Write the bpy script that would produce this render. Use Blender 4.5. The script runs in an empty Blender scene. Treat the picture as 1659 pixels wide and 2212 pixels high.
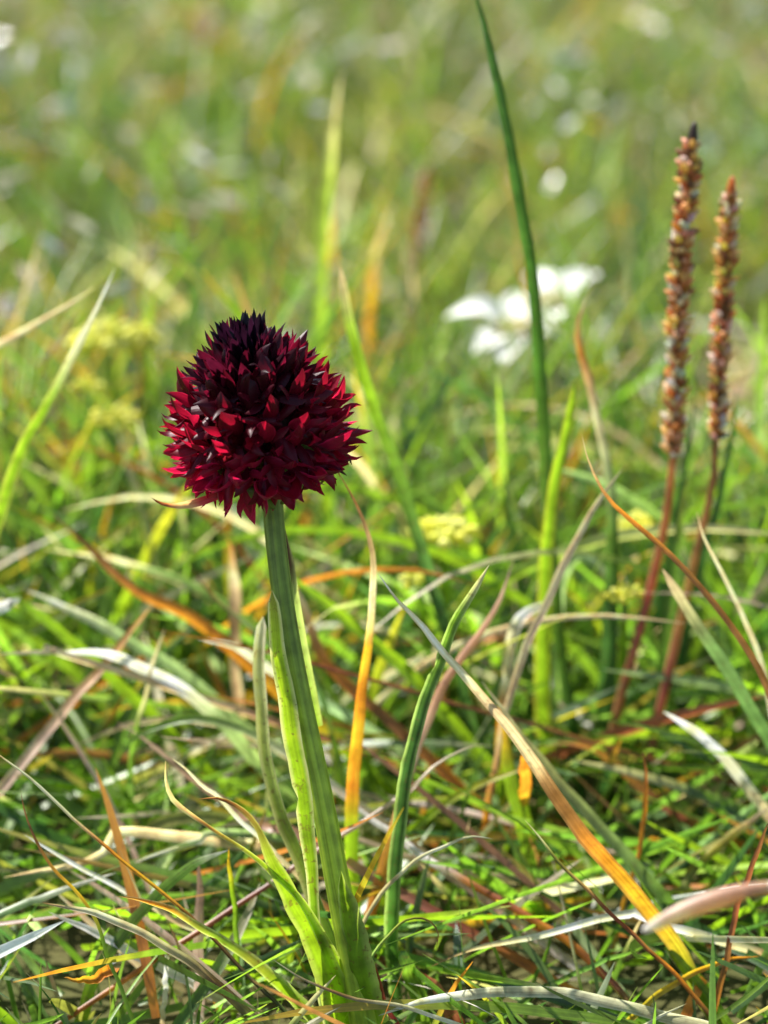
import bpy, math, random
import numpy as np
from mathutils import Vector, Matrix, Euler

# ------------------------------------------------------------------ camera, world, sun, exposure
S = bpy.context.scene
CAM_H, PITCH = 0.184, math.radians(20.0)
cam_data = bpy.data.cameras.new('camera')
cam = bpy.data.objects.new('camera', cam_data)
S.collection.objects.link(cam)
cam.location = (0, 0, CAM_H)
cam.rotation_euler = (math.pi / 2 - PITCH, 0, 0)
cam_data.sensor_fit = 'VERTICAL'
cam_data.sensor_height = 17.3
cam_data.lens = 50.0
cam_data.clip_start = 0.005
cam_data.clip_end = 200
cam_data.dof.use_dof = True
cam_data.dof.focus_distance = 0.343
cam_data.dof.aperture_fstop = 8.4
S.camera = cam

SUN_EL, SUN_AZ = math.radians(54), math.radians(-47)      # azimuth from +Y, negative = towards -X
W = bpy.data.worlds.new('World'); S.world = W; W.use_nodes = True
nt = W.node_tree; nt.nodes.clear()
wo = nt.nodes.new('ShaderNodeOutputWorld'); wb = nt.nodes.new('ShaderNodeBackground')
sky = nt.nodes.new('ShaderNodeTexSky'); sky.sky_type = 'NISHITA'; sky.sun_disc = False
sky.sun_elevation = SUN_EL; sky.sun_rotation = SUN_AZ
wb.inputs['Strength'].default_value = 0.09
nt.links.new(sky.outputs[0], wb.inputs[0]); nt.links.new(wb.outputs[0], wo.inputs[0])
sl = bpy.data.lights.new('sun', 'SUN'); sl.energy = 5.0; sl.angle = math.radians(0.53); sl.color = (1.0, 0.96, 0.90)
sun = bpy.data.objects.new('sun', sl); S.collection.objects.link(sun)
sdir = Vector((math.sin(SUN_AZ) * math.cos(SUN_EL), math.cos(SUN_AZ) * math.cos(SUN_EL), math.sin(SUN_EL)))
sun.rotation_euler = sdir.to_track_quat('Z', 'Y').to_euler(); sun.location = sdir * 3
S.view_settings.view_transform = 'Standard'; S.view_settings.look = 'None'
S.view_settings.gamma = 1.0; S.view_settings.use_curve_mapping = False
S.view_settings.exposure = 1.5
S.render.engine = 'CYCLES'
cy = S.cycles
cy.use_denoising = True
cy.max_bounces = 8; cy.diffuse_bounces = 4; cy.glossy_bounces = 3; cy.transmission_bounces = 6
cy.sample_clamp_indirect = 6.0

# ------------------------------------------------------------------ helpers
rnd = random.Random(7)
C = S.collection
CP, SP = math.cos(PITCH), math.sin(PITCH)
TH = 17.3 / 2 / 50.0
CAM = Vector((0, 0, CAM_H))
MM = 0.001

def ray(x, y):
    """direction through a picture point, scaled so that 1 unit = 1 m of camera depth"""
    u = (x - 829.5) / 1106 * TH; v = (1106 - y) / 1106 * TH
    return Vector((u, CP + v * SP, -SP + v * CP))
def at_d(x, y, d): return CAM + ray(x, y) * d
def at_z(x, y, z=0.0):
    r = ray(x, y); return CAM + r * ((z - CAM_H) / r.z)
def at_Y(x, y, Y):
    r = ray(x, y); return CAM + r * (Y / r.y)
def depth_of(p): return (p - CAM).dot(Vector((0, CP, -SP)))
def px(n, d): return n * d * TH / 1106              # picture units -> metres at a camera depth

COL = dict(
    green=(.080, .145, .022), dark=(.034, .080, .020), lime=(.175, .275, .013), pale=(.23, .31, .16),
    mint=(.20, .29, .20), olive=(.17, .17, .035), yellow=(.42, .33, .03), straw=(.53, .41, .30),
    cream=(.64, .56, .43), pink=(.53, .35, .27), white=(.75, .70, .64), orange=(.46, .155, .018),
    amber=(.52, .25, .02), brown=(.17, .075, .03), redbrown=(.23, .06, .035), umber=(.06, .035, .02),
    grey=(.30, .28, .26), plum=(.05, .018, .028), red=(.30, .04, .045), grass=(.115, .200, .020))

def tag(o, label=None, cat=None, group=None, kind=None):
    if label: o['label'] = label
    if cat: o['category'] = cat
    if group: o['group'] = group
    if kind: o['kind'] = kind
    return o

def link(name, me, parent=None):
    o = bpy.data.objects.new(name, me); C.objects.link(o)
    if parent is not None: o.parent = parent
    return o
def empty(name, loc):
    o = bpy.data.objects.new(name, None); o.empty_display_size = 0.005; C.objects.link(o); o.location = loc
    return o

def mesh_from(name, verts, faces, mat, cols=None, uvs=None, smooth=True):
    """verts (n,3) array, faces (m,4) or (m,3) int array, per-vertex colour and uv"""
    verts = np.asarray(verts, np.float32); faces = np.asarray(faces, np.int32)
    me = bpy.data.meshes.new(name); m, k = faces.shape
    me.vertices.add(len(verts)); me.vertices.foreach_set('co', verts.ravel())
    me.loops.add(m * k); me.loops.foreach_set('vertex_index', faces.ravel())
    me.polygons.add(m); me.polygons.foreach_set('loop_start', np.arange(0, m * k, k, dtype=np.int32))
    if cols is not None:
        a = me.color_attributes.new('Col', 'FLOAT_COLOR', 'POINT')
        c4 = np.ones((len(verts), 4), np.float32); c4[:, :3] = cols
        a.data.foreach_set('color', c4.ravel())
    if uvs is not None:
        l = me.uv_layers.new(name='UVMap')
        l.data.foreach_set('uv', np.asarray(uvs, np.float32)[faces.ravel()].ravel())
    if smooth: me.polygons.foreach_set('use_smooth', np.ones(m, bool))
    me.materials.append(mat); me.update(); me.validate()
    return me

def grid_faces(nr, nc, wrap=False):
    f = []
    for i in range(nr - 1):
        for j in range(nc if wrap else nc - 1):
            k = (j + 1) % nc
            f.append((i * nc + j, i * nc + k, (i + 1) * nc + k, (i + 1) * nc + j))
    return f

def spline(pts, n):
    """Catmull-Rom through points, resampled evenly"""
    P = [Vector(p) for p in pts]
    P = [P[0] * 2 - P[1]] + P + [P[-1] * 2 - P[-2]]
    out = []
    for i in range(1, len(P) - 2):
        a, b, c, d = P[i - 1], P[i], P[i + 1], P[i + 2]
        for k in range(10):
            t = k / 10
            out.append(0.5 * ((2 * b) + (c - a) * t + (2 * a - 5 * b + 4 * c - d) * t * t + (3 * b - a - 3 * c + d) * t ** 3))
    out.append(P[-2])
    L = [0.0]
    for i in range(1, len(out)): L.append(L[-1] + (out[i] - out[i - 1]).length)
    res = []; j = 0
    for k in range(n):
        s = L[-1] * k / (n - 1)
        while j < len(L) - 2 and L[j + 1] < s: j += 1
        f = (s - L[j]) / max(L[j + 1] - L[j], 1e-9)
        res.append(out[j].lerp(out[j + 1], min(max(f, 0), 1)))
    return res
def lerp_list(vals, t):
    if len(vals) == 1: return vals[0]
    x = t * (len(vals) - 1); i = min(int(x), len(vals) - 2); f = x - i
    a, b = vals[i], vals[i + 1]
    if isinstance(a, (tuple, list)): return tuple(p + (q - p) * f for p, q in zip(a, b))
    return a + (b - a) * f

# ------------------------------------------------------------------ materials
def new_mat(name):
    m = bpy.data.materials.new(name); m.use_nodes = True
    n = m.node_tree.nodes; n.clear()
    return m, n, m.node_tree.links
def math_node(n, l, op, a, b=None):
    x = n.new('ShaderNodeMath'); x.operation = op
    for i, v in enumerate((a, b)):
        if v is None: continue
        if isinstance(v, (int, float)): x.inputs[i].default_value = v
        else: l.new(v, x.inputs[i])
    return x.outputs[0]
def mul_col(n, l, c, fac_socket):
    x = n.new('ShaderNodeVectorMath'); x.operation = 'SCALE'
    l.new(c, x.inputs[0]); l.new(fac_socket, x.inputs['Scale']); return x.outputs[0]
def vmul(n, l, c, v):
    x = n.new('ShaderNodeVectorMath'); x.operation = 'MULTIPLY'; l.new(c, x.inputs[0]); x.inputs[1].default_value = v
    return x.outputs[0]
def maprange(n, l, s, a, b, c, d):
    x = n.new('ShaderNodeMapRange'); l.new(s, x.inputs[0])
    for i, v in enumerate((a, b, c, d)): x.inputs[i + 1].default_value = v
    return x.outputs[0]

def leaf_material(name, rough, trans, tint, streak, spots=0.0, source='Col', tip_dark=0.0, bump=0.3, spec=0.5, gain=1.0, rim_light=0.0):
    m, n, l = new_mat(name)
    out = n.new('ShaderNodeOutputMaterial')
    if source == 'Col':
        a = n.new('ShaderNodeAttribute'); a.attribute_name = 'Col'; col = a.outputs['Color']
    else:
        a = n.new('ShaderNodeObjectInfo'); col = a.outputs['Color']
    uv = n.new('ShaderNodeUVMap')
    v1 = vmul(n, l, uv.outputs[0], (7, 1.2, 1))
    nz = n.new('ShaderNodeTexNoise'); nz.inputs['Scale'].default_value = 1.0; nz.inputs['Detail'].default_value = 3
    l.new(v1, nz.inputs['Vector'])
    st = maprange(n, l, nz.outputs['Fac'], .3, .7, 1 - streak, 1 + streak)
    tc = n.new('ShaderNodeTexCoord')
    nb = n.new('ShaderNodeTexNoise'); nb.inputs['Scale'].default_value = 420; nb.inputs['Detail'].default_value = 4
    l.new(tc.outputs['Object'], nb.inputs['Vector'])
    bl = maprange(n, l, nb.outputs['Fac'], .3, .7, .66, 1.28)
    col = mul_col(n, l, col, st); col = mul_col(n, l, col, bl)
    if spots:
        ns = n.new('ShaderNodeTexNoise'); ns.inputs['Scale'].default_value = 1500; ns.inputs['Detail'].default_value = 2
        l.new(tc.outputs['Object'], ns.inputs['Vector'])
        sp = maprange(n, l, ns.outputs['Fac'], .60, .70, 0, spots)
        mx = n.new('ShaderNodeMix'); mx.data_type = 'RGBA'; l.new(sp, mx.inputs[0]); l.new(col, mx.inputs[6]); mx.inputs[7].default_value = (.10, .035, .03, 1)
        col = mx.outputs[2]
    if tip_dark:
        sx = n.new('ShaderNodeSeparateXYZ'); l.new(uv.outputs[0], sx.inputs[0])
        col = mul_col(n, l, col, maprange(n, l, sx.outputs[1], .80, 1.0, 1.0, 1 - tip_dark))
    if rim_light:  # paler edge band paints rim highlights into the petal colour
        sm = n.new('ShaderNodeSeparateXYZ'); l.new(uv.outputs[0], sm.inputs[0])
        ed = math_node(n, l, 'ABSOLUTE', math_node(n, l, 'SUBTRACT', math_node(n, l, 'MULTIPLY', sm.outputs[0], 2.0), 1.0))
        mm = n.new('ShaderNodeMix'); mm.data_type = 'RGBA'; l.new(maprange(n, l, ed, .86, 1.0, 0, rim_light), mm.inputs[0])
        l.new(col, mm.inputs[6]); l.new(vmul(n, l, col, (2.6, 4.0, 3.4)), mm.inputs[7]); col = mm.outputs[2]
    p = n.new('ShaderNodeBsdfPrincipled'); l.new(col, p.inputs['Base Color'])
    p.inputs['Roughness'].default_value = rough; p.inputs['Specular IOR Level'].default_value = spec
    bp = n.new('ShaderNodeBump'); bp.inputs['Strength'].default_value = bump; bp.inputs['Distance'].default_value = 0.00012
    l.new(nz.outputs['Fac'], bp.inputs['Height']); l.new(bp.outputs[0], p.inputs['Normal'])
    t = n.new('ShaderNodeBsdfTranslucent')
    mn = n.new('ShaderNodeVectorMath'); mn.operation = 'MINIMUM'; mn.inputs[1].default_value = (.8, .8, .8)
    l.new(vmul(n, l, col, tuple(x * gain for x in tint)), mn.inputs[0]); l.new(mn.outputs[0], t.inputs[0])
    mix = n.new('ShaderNodeMixShader'); mix.inputs[0].default_value = trans
    l.new(p.outputs[0], mix.inputs[1]); l.new(t.outputs[0], mix.inputs[2]); l.new(mix.outputs[0], out.inputs[0])
    return m

M_BLADE = leaf_material('grass_blade', .40, .54, (1.84, 1.96, 1.2), .34, spec=.45, spots=.30)
M_TURF = leaf_material('turf_grass', .38, .52, (1.82, 1.96, 1.2), .25, spec=.80)
M_OLEAF = leaf_material('orchid_leaf', .42, .60, (2.1, 2.1, .9), .2, spots=.55, spec=.35)
M_PETAL = leaf_material('orchid_petal', .42, .52, (2.6, 1.2, 1.5), .25, source='Obj', tip_dark=.35, spec=.30, rim_light=.55)
M_WAX = leaf_material('glint_scrap', .15, .2, (1.1, 1.1, 1.0), .1, spec=1.0)  # for the scraps added to catch the sun as glints
M_MATT = leaf_material('clover_leaf', .7, .35, (1.6, 1.6, 1.0), .15, spec=.15)
M_WOOL = leaf_material('edelweiss_bract', .8, .4, (1.1, 1.1, 1.05), .05, source='Obj', spec=.1)
M_YEL = leaf_material('yellow_floret', .55, .4, (1.4, 1.4, 1.0), .1, source='Obj', spec=.3)
M_STEM = leaf_material('flower_stem', .45, .42, (2.0, 2.0, 1.2), .20, spec=.45)
M_BUD = leaf_material('plantain_bud', .48, .45, (1.7, 1.55, 1.3), .30, source='Obj', spec=.28)

def ground_mat():
    m, n, l = new_mat('soil_and_thatch')
    out = n.new('ShaderNodeOutputMaterial'); p = n.new('ShaderNodeBsdfPrincipled')
    tc = n.new('ShaderNodeTexCoord')
    n1 = n.new('ShaderNodeTexNoise'); n1.inputs['Scale'].default_value = 90; n1.inputs['Detail'].default_value = 8
    n2 = n.new('ShaderNodeTexNoise'); n2.inputs['Scale'].default_value = 14; n2.inputs['Detail'].default_value = 5
    for k in (n1, n2): l.new(tc.outputs['Object'], k.inputs['Vector'])
    r1 = n.new('ShaderNodeValToRGB'); l.new(n1.outputs['Fac'], r1.inputs[0])
    e = r1.color_ramp.elements
    e[0].position = .3; e[0].color = (.020, .014, .008, 1); e[1].position = .75; e[1].color = (.10, .075, .035, 1)
    r2 = n.new('ShaderNodeValToRGB'); l.new(n2.outputs['Fac'], r2.inputs[0])
    e = r2.color_ramp.elements
    e[0].position = .4; e[0].color = (.035, .060, .012, 1); e[1].position = .65; e[1].color = (.10, .085, .03, 1)
    mx = n.new('ShaderNodeMix'); mx.data_type = 'RGBA'; mx.inputs[0].default_value = .55
    l.new(r1.outputs[0], mx.inputs[6]); l.new(r2.outputs[0], mx.inputs[7])
    l.new(mx.outputs[2], p.inputs['Base Color']); p.inputs['Roughness'].default_value = .95; p.inputs['Specular IOR Level'].default_value = .1
    b = n.new('ShaderNodeBump'); b.inputs['Distance'].default_value = .003; l.new(n1.outputs['Fac'], b.inputs['Height']); l.new(b.outputs[0], p.inputs['Normal'])
    l.new(p.outputs[0], out.inputs[0]); return m
M_SOIL = ground_mat()
def stone_mat():
    m, n, l = new_mat('weathered_stone')
    out = n.new('ShaderNodeOutputMaterial'); p = n.new('ShaderNodeBsdfPrincipled')
    tc = n.new('ShaderNodeTexCoord'); n1 = n.new('ShaderNodeTexNoise'); n1.inputs['Scale'].default_value = 160; n1.inputs['Detail'].default_value = 8
    l.new(tc.outputs['Object'], n1.inputs['Vector'])
    r = n.new('ShaderNodeValToRGB'); l.new(n1.outputs['Fac'], r.inputs[0]); e = r.color_ramp.elements
    e[0].position = .35; e[0].color = (.26, .22, .21, 1); e[1].position = .7; e[1].color = (.55, .49, .47, 1)
    l.new(r.outputs[0], p.inputs['Base Color']); p.inputs['Roughness'].default_value = .85
    b = n.new('ShaderNodeBump'); b.inputs['Distance'].default_value = .002; l.new(n1.outputs['Fac'], b.inputs['Height']); l.new(b.outputs[0], p.inputs['Normal'])
    l.new(p.outputs[0], out.inputs[0]); return m
M_STONE = stone_mat()

# ------------------------------------------------------------------ ground
def ground():
    xs = np.concatenate([-np.geomspace(60, 1.2, 12), np.linspace(-1.0, 1.0, 41), np.geomspace(1.2, 60, 12)])
    ys = np.concatenate([-np.geomspace(40, .3, 8), np.linspace(-.2, 2.2, 49), np.geomspace(2.5, 120, 14)])
    X, Y = np.meshgrid(xs, ys)
    near = np.exp(-((X / 1.5) ** 2 + ((Y - 1) / 1.8) ** 2))
    Z = -.0015 + near * .0015 * (np.sin(X * 57 + 1) * np.cos(Y * 43) + np.sin(X * 23 + Y * 31))
    v = np.stack([X, Y, Z], -1).reshape(-1, 3)
    o = link('ground', mesh_from('ground', v, grid_faces(len(ys), len(xs)), M_SOIL))
    tag(o, 'dark soil and thatch under the meadow grass', 'ground', kind='structure')
ground()

# ------------------------------------------------------------------ grass that nobody could count
def scatter(name, label, N, xy, length, width, tilt, bend, palette, seed, seg=5, mat=None, z0=(0, 0), tipdry=.35, cap=None):
    r = np.random.default_rng(seed)
    x, y = xy(r, N); N = len(x)
    L = r.uniform(*length, N) * np.where(r.random(N) < .12, 1.35, 1.0)
    Wd = r.uniform(*width, N)
    az = r.uniform(0, 2 * np.pi, N)
    th0 = np.abs(r.normal(*tilt, N)); bd = r.uniform(*bend, N)
    if cap is not None: L = np.minimum(L, cap(x, y) / np.maximum(np.cos(th0 + bd * .45), .22) * r.uniform(.8, 1.1, N))
    s = np.linspace(0, 1, seg + 1)
    th = th0[:, None] + bd[:, None] * s[None, :] ** 1.4
    ax = az[:, None] + r.normal(0, .35, N)[:, None] * s[None, :] ** 1.5
    T = np.stack([np.sin(th) * np.cos(ax), np.sin(th) * np.sin(ax), np.cos(th)], -1)
    step = (L / seg)[:, None, None] * (T[:, :-1] + T[:, 1:]) / 2
    P = np.zeros((N, seg + 1, 3)); P[:, 1:] = np.cumsum(step, 1)
    P[..., 0] += x[:, None]; P[..., 1] += y[:, None]; P[..., 2] += r.uniform(z0[0], z0[1], N)[:, None]
    P[..., 2] = np.maximum(P[..., 2], .0012 + .002 * r.random(N)[:, None])
    ref = r.normal(0, 1, (N, 1, 3)); ref[..., 2] *= .5
    Wv = np.cross(T, ref); Wv /= np.linalg.norm(Wv, axis=-1, keepdims=True) + 1e-9
    Nv = np.cross(Wv, T)
    prof = np.interp(s, [0, .15, .5, .8, .95, 1], [.75, .95, 1, .7, .3, .05])
    hw = (Wd[:, None] / 2 * prof[None, :])[..., None]
    fold = r.uniform(-.5, .5, (N, 1, 1))
    V = np.stack([P - Wv * hw, P + Nv * hw * fold, P + Wv * hw], 2)          # N, seg+1, 3, 3
    names = list(palette); pr = np.array([palette[k] for k in names], float); pr /= pr.sum()
    gain = np.interp(y, [.42, .5, .9], [1.12, .95, .80])[:, None]  # near grass brightened, far grass dimmed: brightness put into the colour
    ci = r.choice(len(names), N, p=pr); base = np.array([COL[k] for k in names])[ci] * r.uniform(.75, 1.25, (N, 1)) * r.uniform(.9, 1.1, (N, 3))
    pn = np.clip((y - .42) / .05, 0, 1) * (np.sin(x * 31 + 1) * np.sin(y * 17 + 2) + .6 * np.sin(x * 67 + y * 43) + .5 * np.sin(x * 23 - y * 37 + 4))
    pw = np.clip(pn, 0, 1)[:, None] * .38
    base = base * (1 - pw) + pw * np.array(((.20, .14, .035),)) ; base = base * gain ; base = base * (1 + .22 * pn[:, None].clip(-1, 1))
    dry = np.array([COL['straw'], COL['orange'], COL['amber'], COL['pink'], COL['brown']])[r.integers(0, 5, N)]
    amt = (r.random(N) < tipdry) * r.uniform(.3, 1, N); beg = r.uniform(.3, .9, N)
    f = np.clip((s[None, :] - beg[:, None]) / .25, 0, 1) * amt[:, None]
    cc = base[:, None, :] * (1 - f[..., None]) + dry[:, None, :] * f[..., None]
    cols = np.repeat(cc[:, :, None, :], 3, 2)
    uo = r.uniform(0, 60, N)
    U = np.zeros((N, seg + 1, 3, 2)); U[..., 0] = uo[:, None, None] + np.array([0, .5, 1]); U[..., 1] = s[None, :, None] * (L / .02)[:, None, None] + uo[:, None, None]
    nv = (seg + 1) * 3
    g = np.array(grid_faces(seg + 1, 3))
    F = (np.arange(N)[:, None, None] * nv + g[None]).reshape(-1, 4)
    o = link(name, mesh_from(name, V.reshape(-1, 3), F, mat or M_TURF, cols.reshape(-1, 3), U.reshape(-1, 2)))
    tag(o, label, 'grass', kind='stuff'); return o

def area(x0, x1, y0, y1, wedge=None, clump=0.0, hole=None):
    def f(r, N):
        y = r.uniform(y0, y1, N * 2); hw = 1.0
        x = r.uniform(x0, x1, N * 2)
        k = np.ones(N * 2, bool)
        if wedge: k &= np.abs(x) < wedge[0] + wedge[1] * y
        if clump:
            d = np.sin(x * 71 + 2) * np.sin(y * 59 + 1) + .6 * np.sin(x * 143 + y * 97) + .5 * np.sin(x * 31 - y * 23 + 2)
            k &= r.random(N * 2) < np.clip(.55 + clump * d, .12, 1)
        if hole: k &= ~hole(x, y)
        x, y = x[k], y[k]
        return x[:N], y[:N]
    return f
OX = .0  # filled by the orchid below
def near_cap(x, y):
    """blades in front of the orchid stay short so that they do not stand before it"""
    c = np.interp(y, [.25, .315, .335, .36, .385, .41, .45], [.010, .011, .014, .017, .021, .040, .062])
    return np.where((np.abs(x + .001) < .014) & (y < .326), .004, c)
WEDGE = (.12, .22)
def BARE(x, y): return ((x - .075) / .034) ** 2 + ((y - .535) / .060) ** 2 < 1
scatter('grass', 'short dense green turf between the taller meadow blades', 5200, area(-.26, .26, .395, .48), (.024, .080), (.0005, .0014), (.40, .32), (.0, .9),
        dict(green=4, dark=2.0, grass=3.8, lime=1.8, olive=.6, pale=.5), 11, seg=6, cap=near_cap)
scatter('grass', 'low fine dark grass close to the soil round the orchid foot', 2800, area(-.24, .24, .24, .42), (.008, .018), (.0004, .0010), (.5, .35), (.0, .7),
        dict(green=4, dark=2.5, grass=3, lime=.8, olive=.4), 31, seg=5)
scatter('grass', 'long thin green blades leaning low and crossing in the near turf', 3300, area(-.25, .25, .22, .42), (.035, .085), (.0006, .0016), (1.12, .22), (-.25, .35),
        dict(green=4, dark=1.4, grass=4, lime=1.6, olive=.6, pale=1.0), 41, seg=6, cap=near_cap, z0=(.0, .006))
scatter('dead_grass', 'dry straw and orange blades matted low in the near turf', 650, area(-.26, .26, .20, .45), (.015, .045), (.0006, .0017), (1.25, .25), (-.2, .5),
        dict(straw=2.4, pink=2, orange=2, brown=2, amber=1, white=.8, redbrown=.8), 12, seg=6, z0=(.001, .011), tipdry=.1)
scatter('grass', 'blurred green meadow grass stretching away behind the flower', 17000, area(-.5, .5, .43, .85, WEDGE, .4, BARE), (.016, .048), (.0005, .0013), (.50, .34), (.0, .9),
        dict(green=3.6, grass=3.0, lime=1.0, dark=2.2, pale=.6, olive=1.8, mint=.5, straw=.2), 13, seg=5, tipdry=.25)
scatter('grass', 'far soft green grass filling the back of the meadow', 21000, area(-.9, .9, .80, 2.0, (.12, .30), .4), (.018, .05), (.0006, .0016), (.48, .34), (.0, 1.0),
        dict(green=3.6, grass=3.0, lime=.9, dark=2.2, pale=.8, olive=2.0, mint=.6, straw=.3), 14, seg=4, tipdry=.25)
scatter('dead_grass', 'blurred dry straw and orange blades scattered through the meadow behind', 2400, area(-.8, .8, .43, 1.8, (.12, .28)), (.015, .042), (.0005, .0015), (.95, .4), (-.2, .9),
        dict(straw=2.4, pink=1.6, orange=1.3, amber=1.8, brown=.4, white=1.8), 15, seg=5, z0=(.0, .02), tipdry=.1)

scatter('dead_grass', 'pale pinkish litter on the bare patch by the stones', 420, lambda r, N: (.075 + r.normal(0, .017, N), .535 + r.normal(0, .03, N)), (.006, .02), (.0008, .0022), (1.35, .2), (-.2, .3),
        dict(pink=3, straw=2, grey=2, white=1.2, mint=.5), 33, seg=4, z0=(.001, .006), tipdry=.0)
scatter('dead_grass', 'added waxy white scraps making glints over the meadow behind', 1500, area(-.7, .7, .46, 1.5, (.10, .22), 0, lambda x, y: (np.abs(x - .035) < .04) & (y < .62)), (.004, .009), (.0012, .0024), (1.2, .25), (-.3, .3),  # added scraps, held above the grass to make white glints
        dict(white=3, cream=1), 37, seg=3, z0=(.018, .050), tipdry=.0, mat=M_WAX)
def clover():
    r = np.random.default_rng(5); V = []; F = []; K = []; U = []
    for i in range(200):
        x, y = r.uniform(-.17, .17), r.uniform(.335, .42)
        z = r.uniform(.003, .012); R = r.uniform(.0011, .0022); a0 = r.uniform(0, 6.28)
        for j in range(3):
            a = a0 + j * 2.094; c = np.array([x + math.cos(a) * R * .9, y + math.sin(a) * R * .9, z]); b = len(V)
            tl = r.uniform(-.4, .6)
            V.append(c - np.array([0, 0, R * .15])); K.append(COL['dark']); U.append((i, j))
            for q in range(8):
                th = q * math.pi / 4
                lx, ly = math.cos(th) * R, math.sin(th) * R * .75
                V.append(c + np.array([lx * math.cos(a) - ly * math.sin(a), lx * math.sin(a) + ly * math.cos(a), lx * tl + abs(ly) * .3])); K.append(COL['green']); U.append((i + .5, j + q * .1))
            for q in range(8): F.append((b, b + 1 + q, b + 1 + (q + 1) % 8))
    o = link('clover', mesh_from('clover', V, F, M_MATT, np.array(K) * r.uniform(.7, 1.2, (len(K), 1)), U))
    tag(o, 'tiny dark green clover leaflets low in the turf', 'clover', kind='stuff')
clover()

# ------------------------------------------------------------------ single blades
def ribbon_mesh(name, P, widths, cols, mat, roll=0.0, twist=0.0, fold=.35, edge=None, tip=.14, nt=None, jitter=.0, blotch=None, notch=None):
    """P world points tip -> base, widths in metres along, returns mesh (relative to P[-1]) and origin"""
    n = len(P); org = P[-1]; A = 5; us = (-1, -.5, 0, .5, 1)
    V, K, U = [], [], []; uo = rnd.uniform(0, 60); L = 0
    prevW = None
    for i in range(n):
        t = i / (n - 1)
        T = (P[min(i + 1, n - 1)] - P[max(i - 1, 0)]).normalized()
        Nn = CAM - P[i]; Nn = (Nn - T * Nn.dot(T)).normalized()
        Wd = T.cross(Nn).normalized()
        ang = roll + twist * (t - .5)
        R = Matrix.Rotation(ang, 3, T); Wd = R @ Wd; Nn = R @ Nn
        w = lerp_list(widths, t) / 2
        if t < tip: w *= max(.05, (t / tip) ** .6)
        if jitter: w *= 1 + rnd.uniform(-jitter, jitter)
        if i: L += (P[i] - P[i - 1]).length
        c = lerp_list(cols, t)
        if blotch: c = tuple(a * b for a, b in zip(c, (rnd.choice(blotch),) * 3))
        for u in us:
            ww = w
            if notch and u == 1 and abs(t - notch) < .6 / n: ww = w * .55
            V.append(P[i] + Wd * (u * ww) + Nn * (fold * w * (abs(u) ** 1.6 - .4)) - org)
            if edge and abs(u) == 1: K.append(tuple(a * (1 - edge[1]) + b * edge[1] for a, b in zip(c, edge[0])))
            elif edge is None and u == 0: K.append(tuple(a * .85 for a in c))
            else: K.append(c)
            U.append((uo + (u + 1) / 2, uo + L / .02))
    return mesh_from(name, [tuple(v) for v in V], grid_faces(n, A), mat, K, U), org

NEG = []
def path(pts, mode):
    """picture points tip -> base with a rule for their distance -> world points reaching the soil"""
    k = len(pts)
    if mode[0] == 'u':                                    # upright: last point is the root on the soil
        root = at_z(*pts[-1], 0.0); lean = mode[1] * MM
        bow = mode[2] * MM if len(mode) > 2 else 0
        y0, y1 = pts[-1][1], min(p[1] for p in pts)
        out = []
        for x, y in pts[:-1]:
            f = (y0 - y) / max(y0 - y1, 1)
            out.append(at_Y(x, y, root.y + lean * f ** 1.5 + bow * math.sin(f * math.pi)))
        return out + [root]
    d0, d1 = mode[1] * MM, mode[2] * MM                   # lying: camera depth at tip and base (mm)
    out = [at_d(x, y, d0 + (d1 - d0) * i / (k - 1)) for i, (x, y) in enumerate(pts)]
    for p in out:
        if p.z < .001: p.z = .001
    b = out[-1]
    if b.z > .003 and not (len(mode) > 3 and mode[3] == 'free'):
        t = (out[-1] - out[-2]).normalized(); t.z = min(t.z, -.35); t.normalize()
        out.append(b + t * (b.z / -t.z) * .97)
    return out

def blade(label, pts, mode, w, cols, roll=None, twist=None, fold=None, group=None, parent=None, name='grass_blade', mat=None, edge=None, tip=.14, seg=34, cat='grass blade', **kw):
    P = spline(path(pts, mode), seg)
    d = sum(depth_of(p) for p in P) / len(P)
    ph = [rnd.uniform(0, 6.28) for _ in range(6)]; am = px(1.6, d)
    for i_, p_ in enumerate(P[:-1]):
        t_ = i_ / len(P)
        P[i_] = p_ + Vector((math.sin(t_ * 17 + ph[0]) + .7 * math.sin(t_ * 37 + ph[1]), math.sin(t_ * 15 + ph[2]), math.sin(t_ * 19 + ph[3]) + .7 * math.sin(t_ * 41 + ph[4]))) * am * rnd.uniform(.7, 1.2)
    kw.setdefault('jitter', .05); kw.setdefault('blotch', (1, 1, 1, .9, .75, 1.1))
    roll = rnd.uniform(-.5, .5) if roll is None else roll
    twist = rnd.uniform(-.6, .6) if twist is None else twist
    fold = rnd.choice((-1, 1)) * rnd.uniform(.15, .5) if fold is None else fold
    w = w if isinstance(w, (tuple, list)) else (w * .45, w * .8, w, w, w * .9)
    widths = [px(a, d) / max(math.cos(roll), .6) for a in w]
    cc = [COL[c] if isinstance(c, str) else c for c in (cols if isinstance(cols, (tuple, list)) and not isinstance(cols[0], float) else (cols,))]
    me, org = ribbon_mesh(name, P, widths, cc, mat or M_BLADE, roll, twist, fold, edge, tip, **kw)
    o = link(name, me, parent)
    o.location = org if parent is None else org - parent.location
    if parent is None: tag(o, label, cat, group)
    return o

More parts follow.
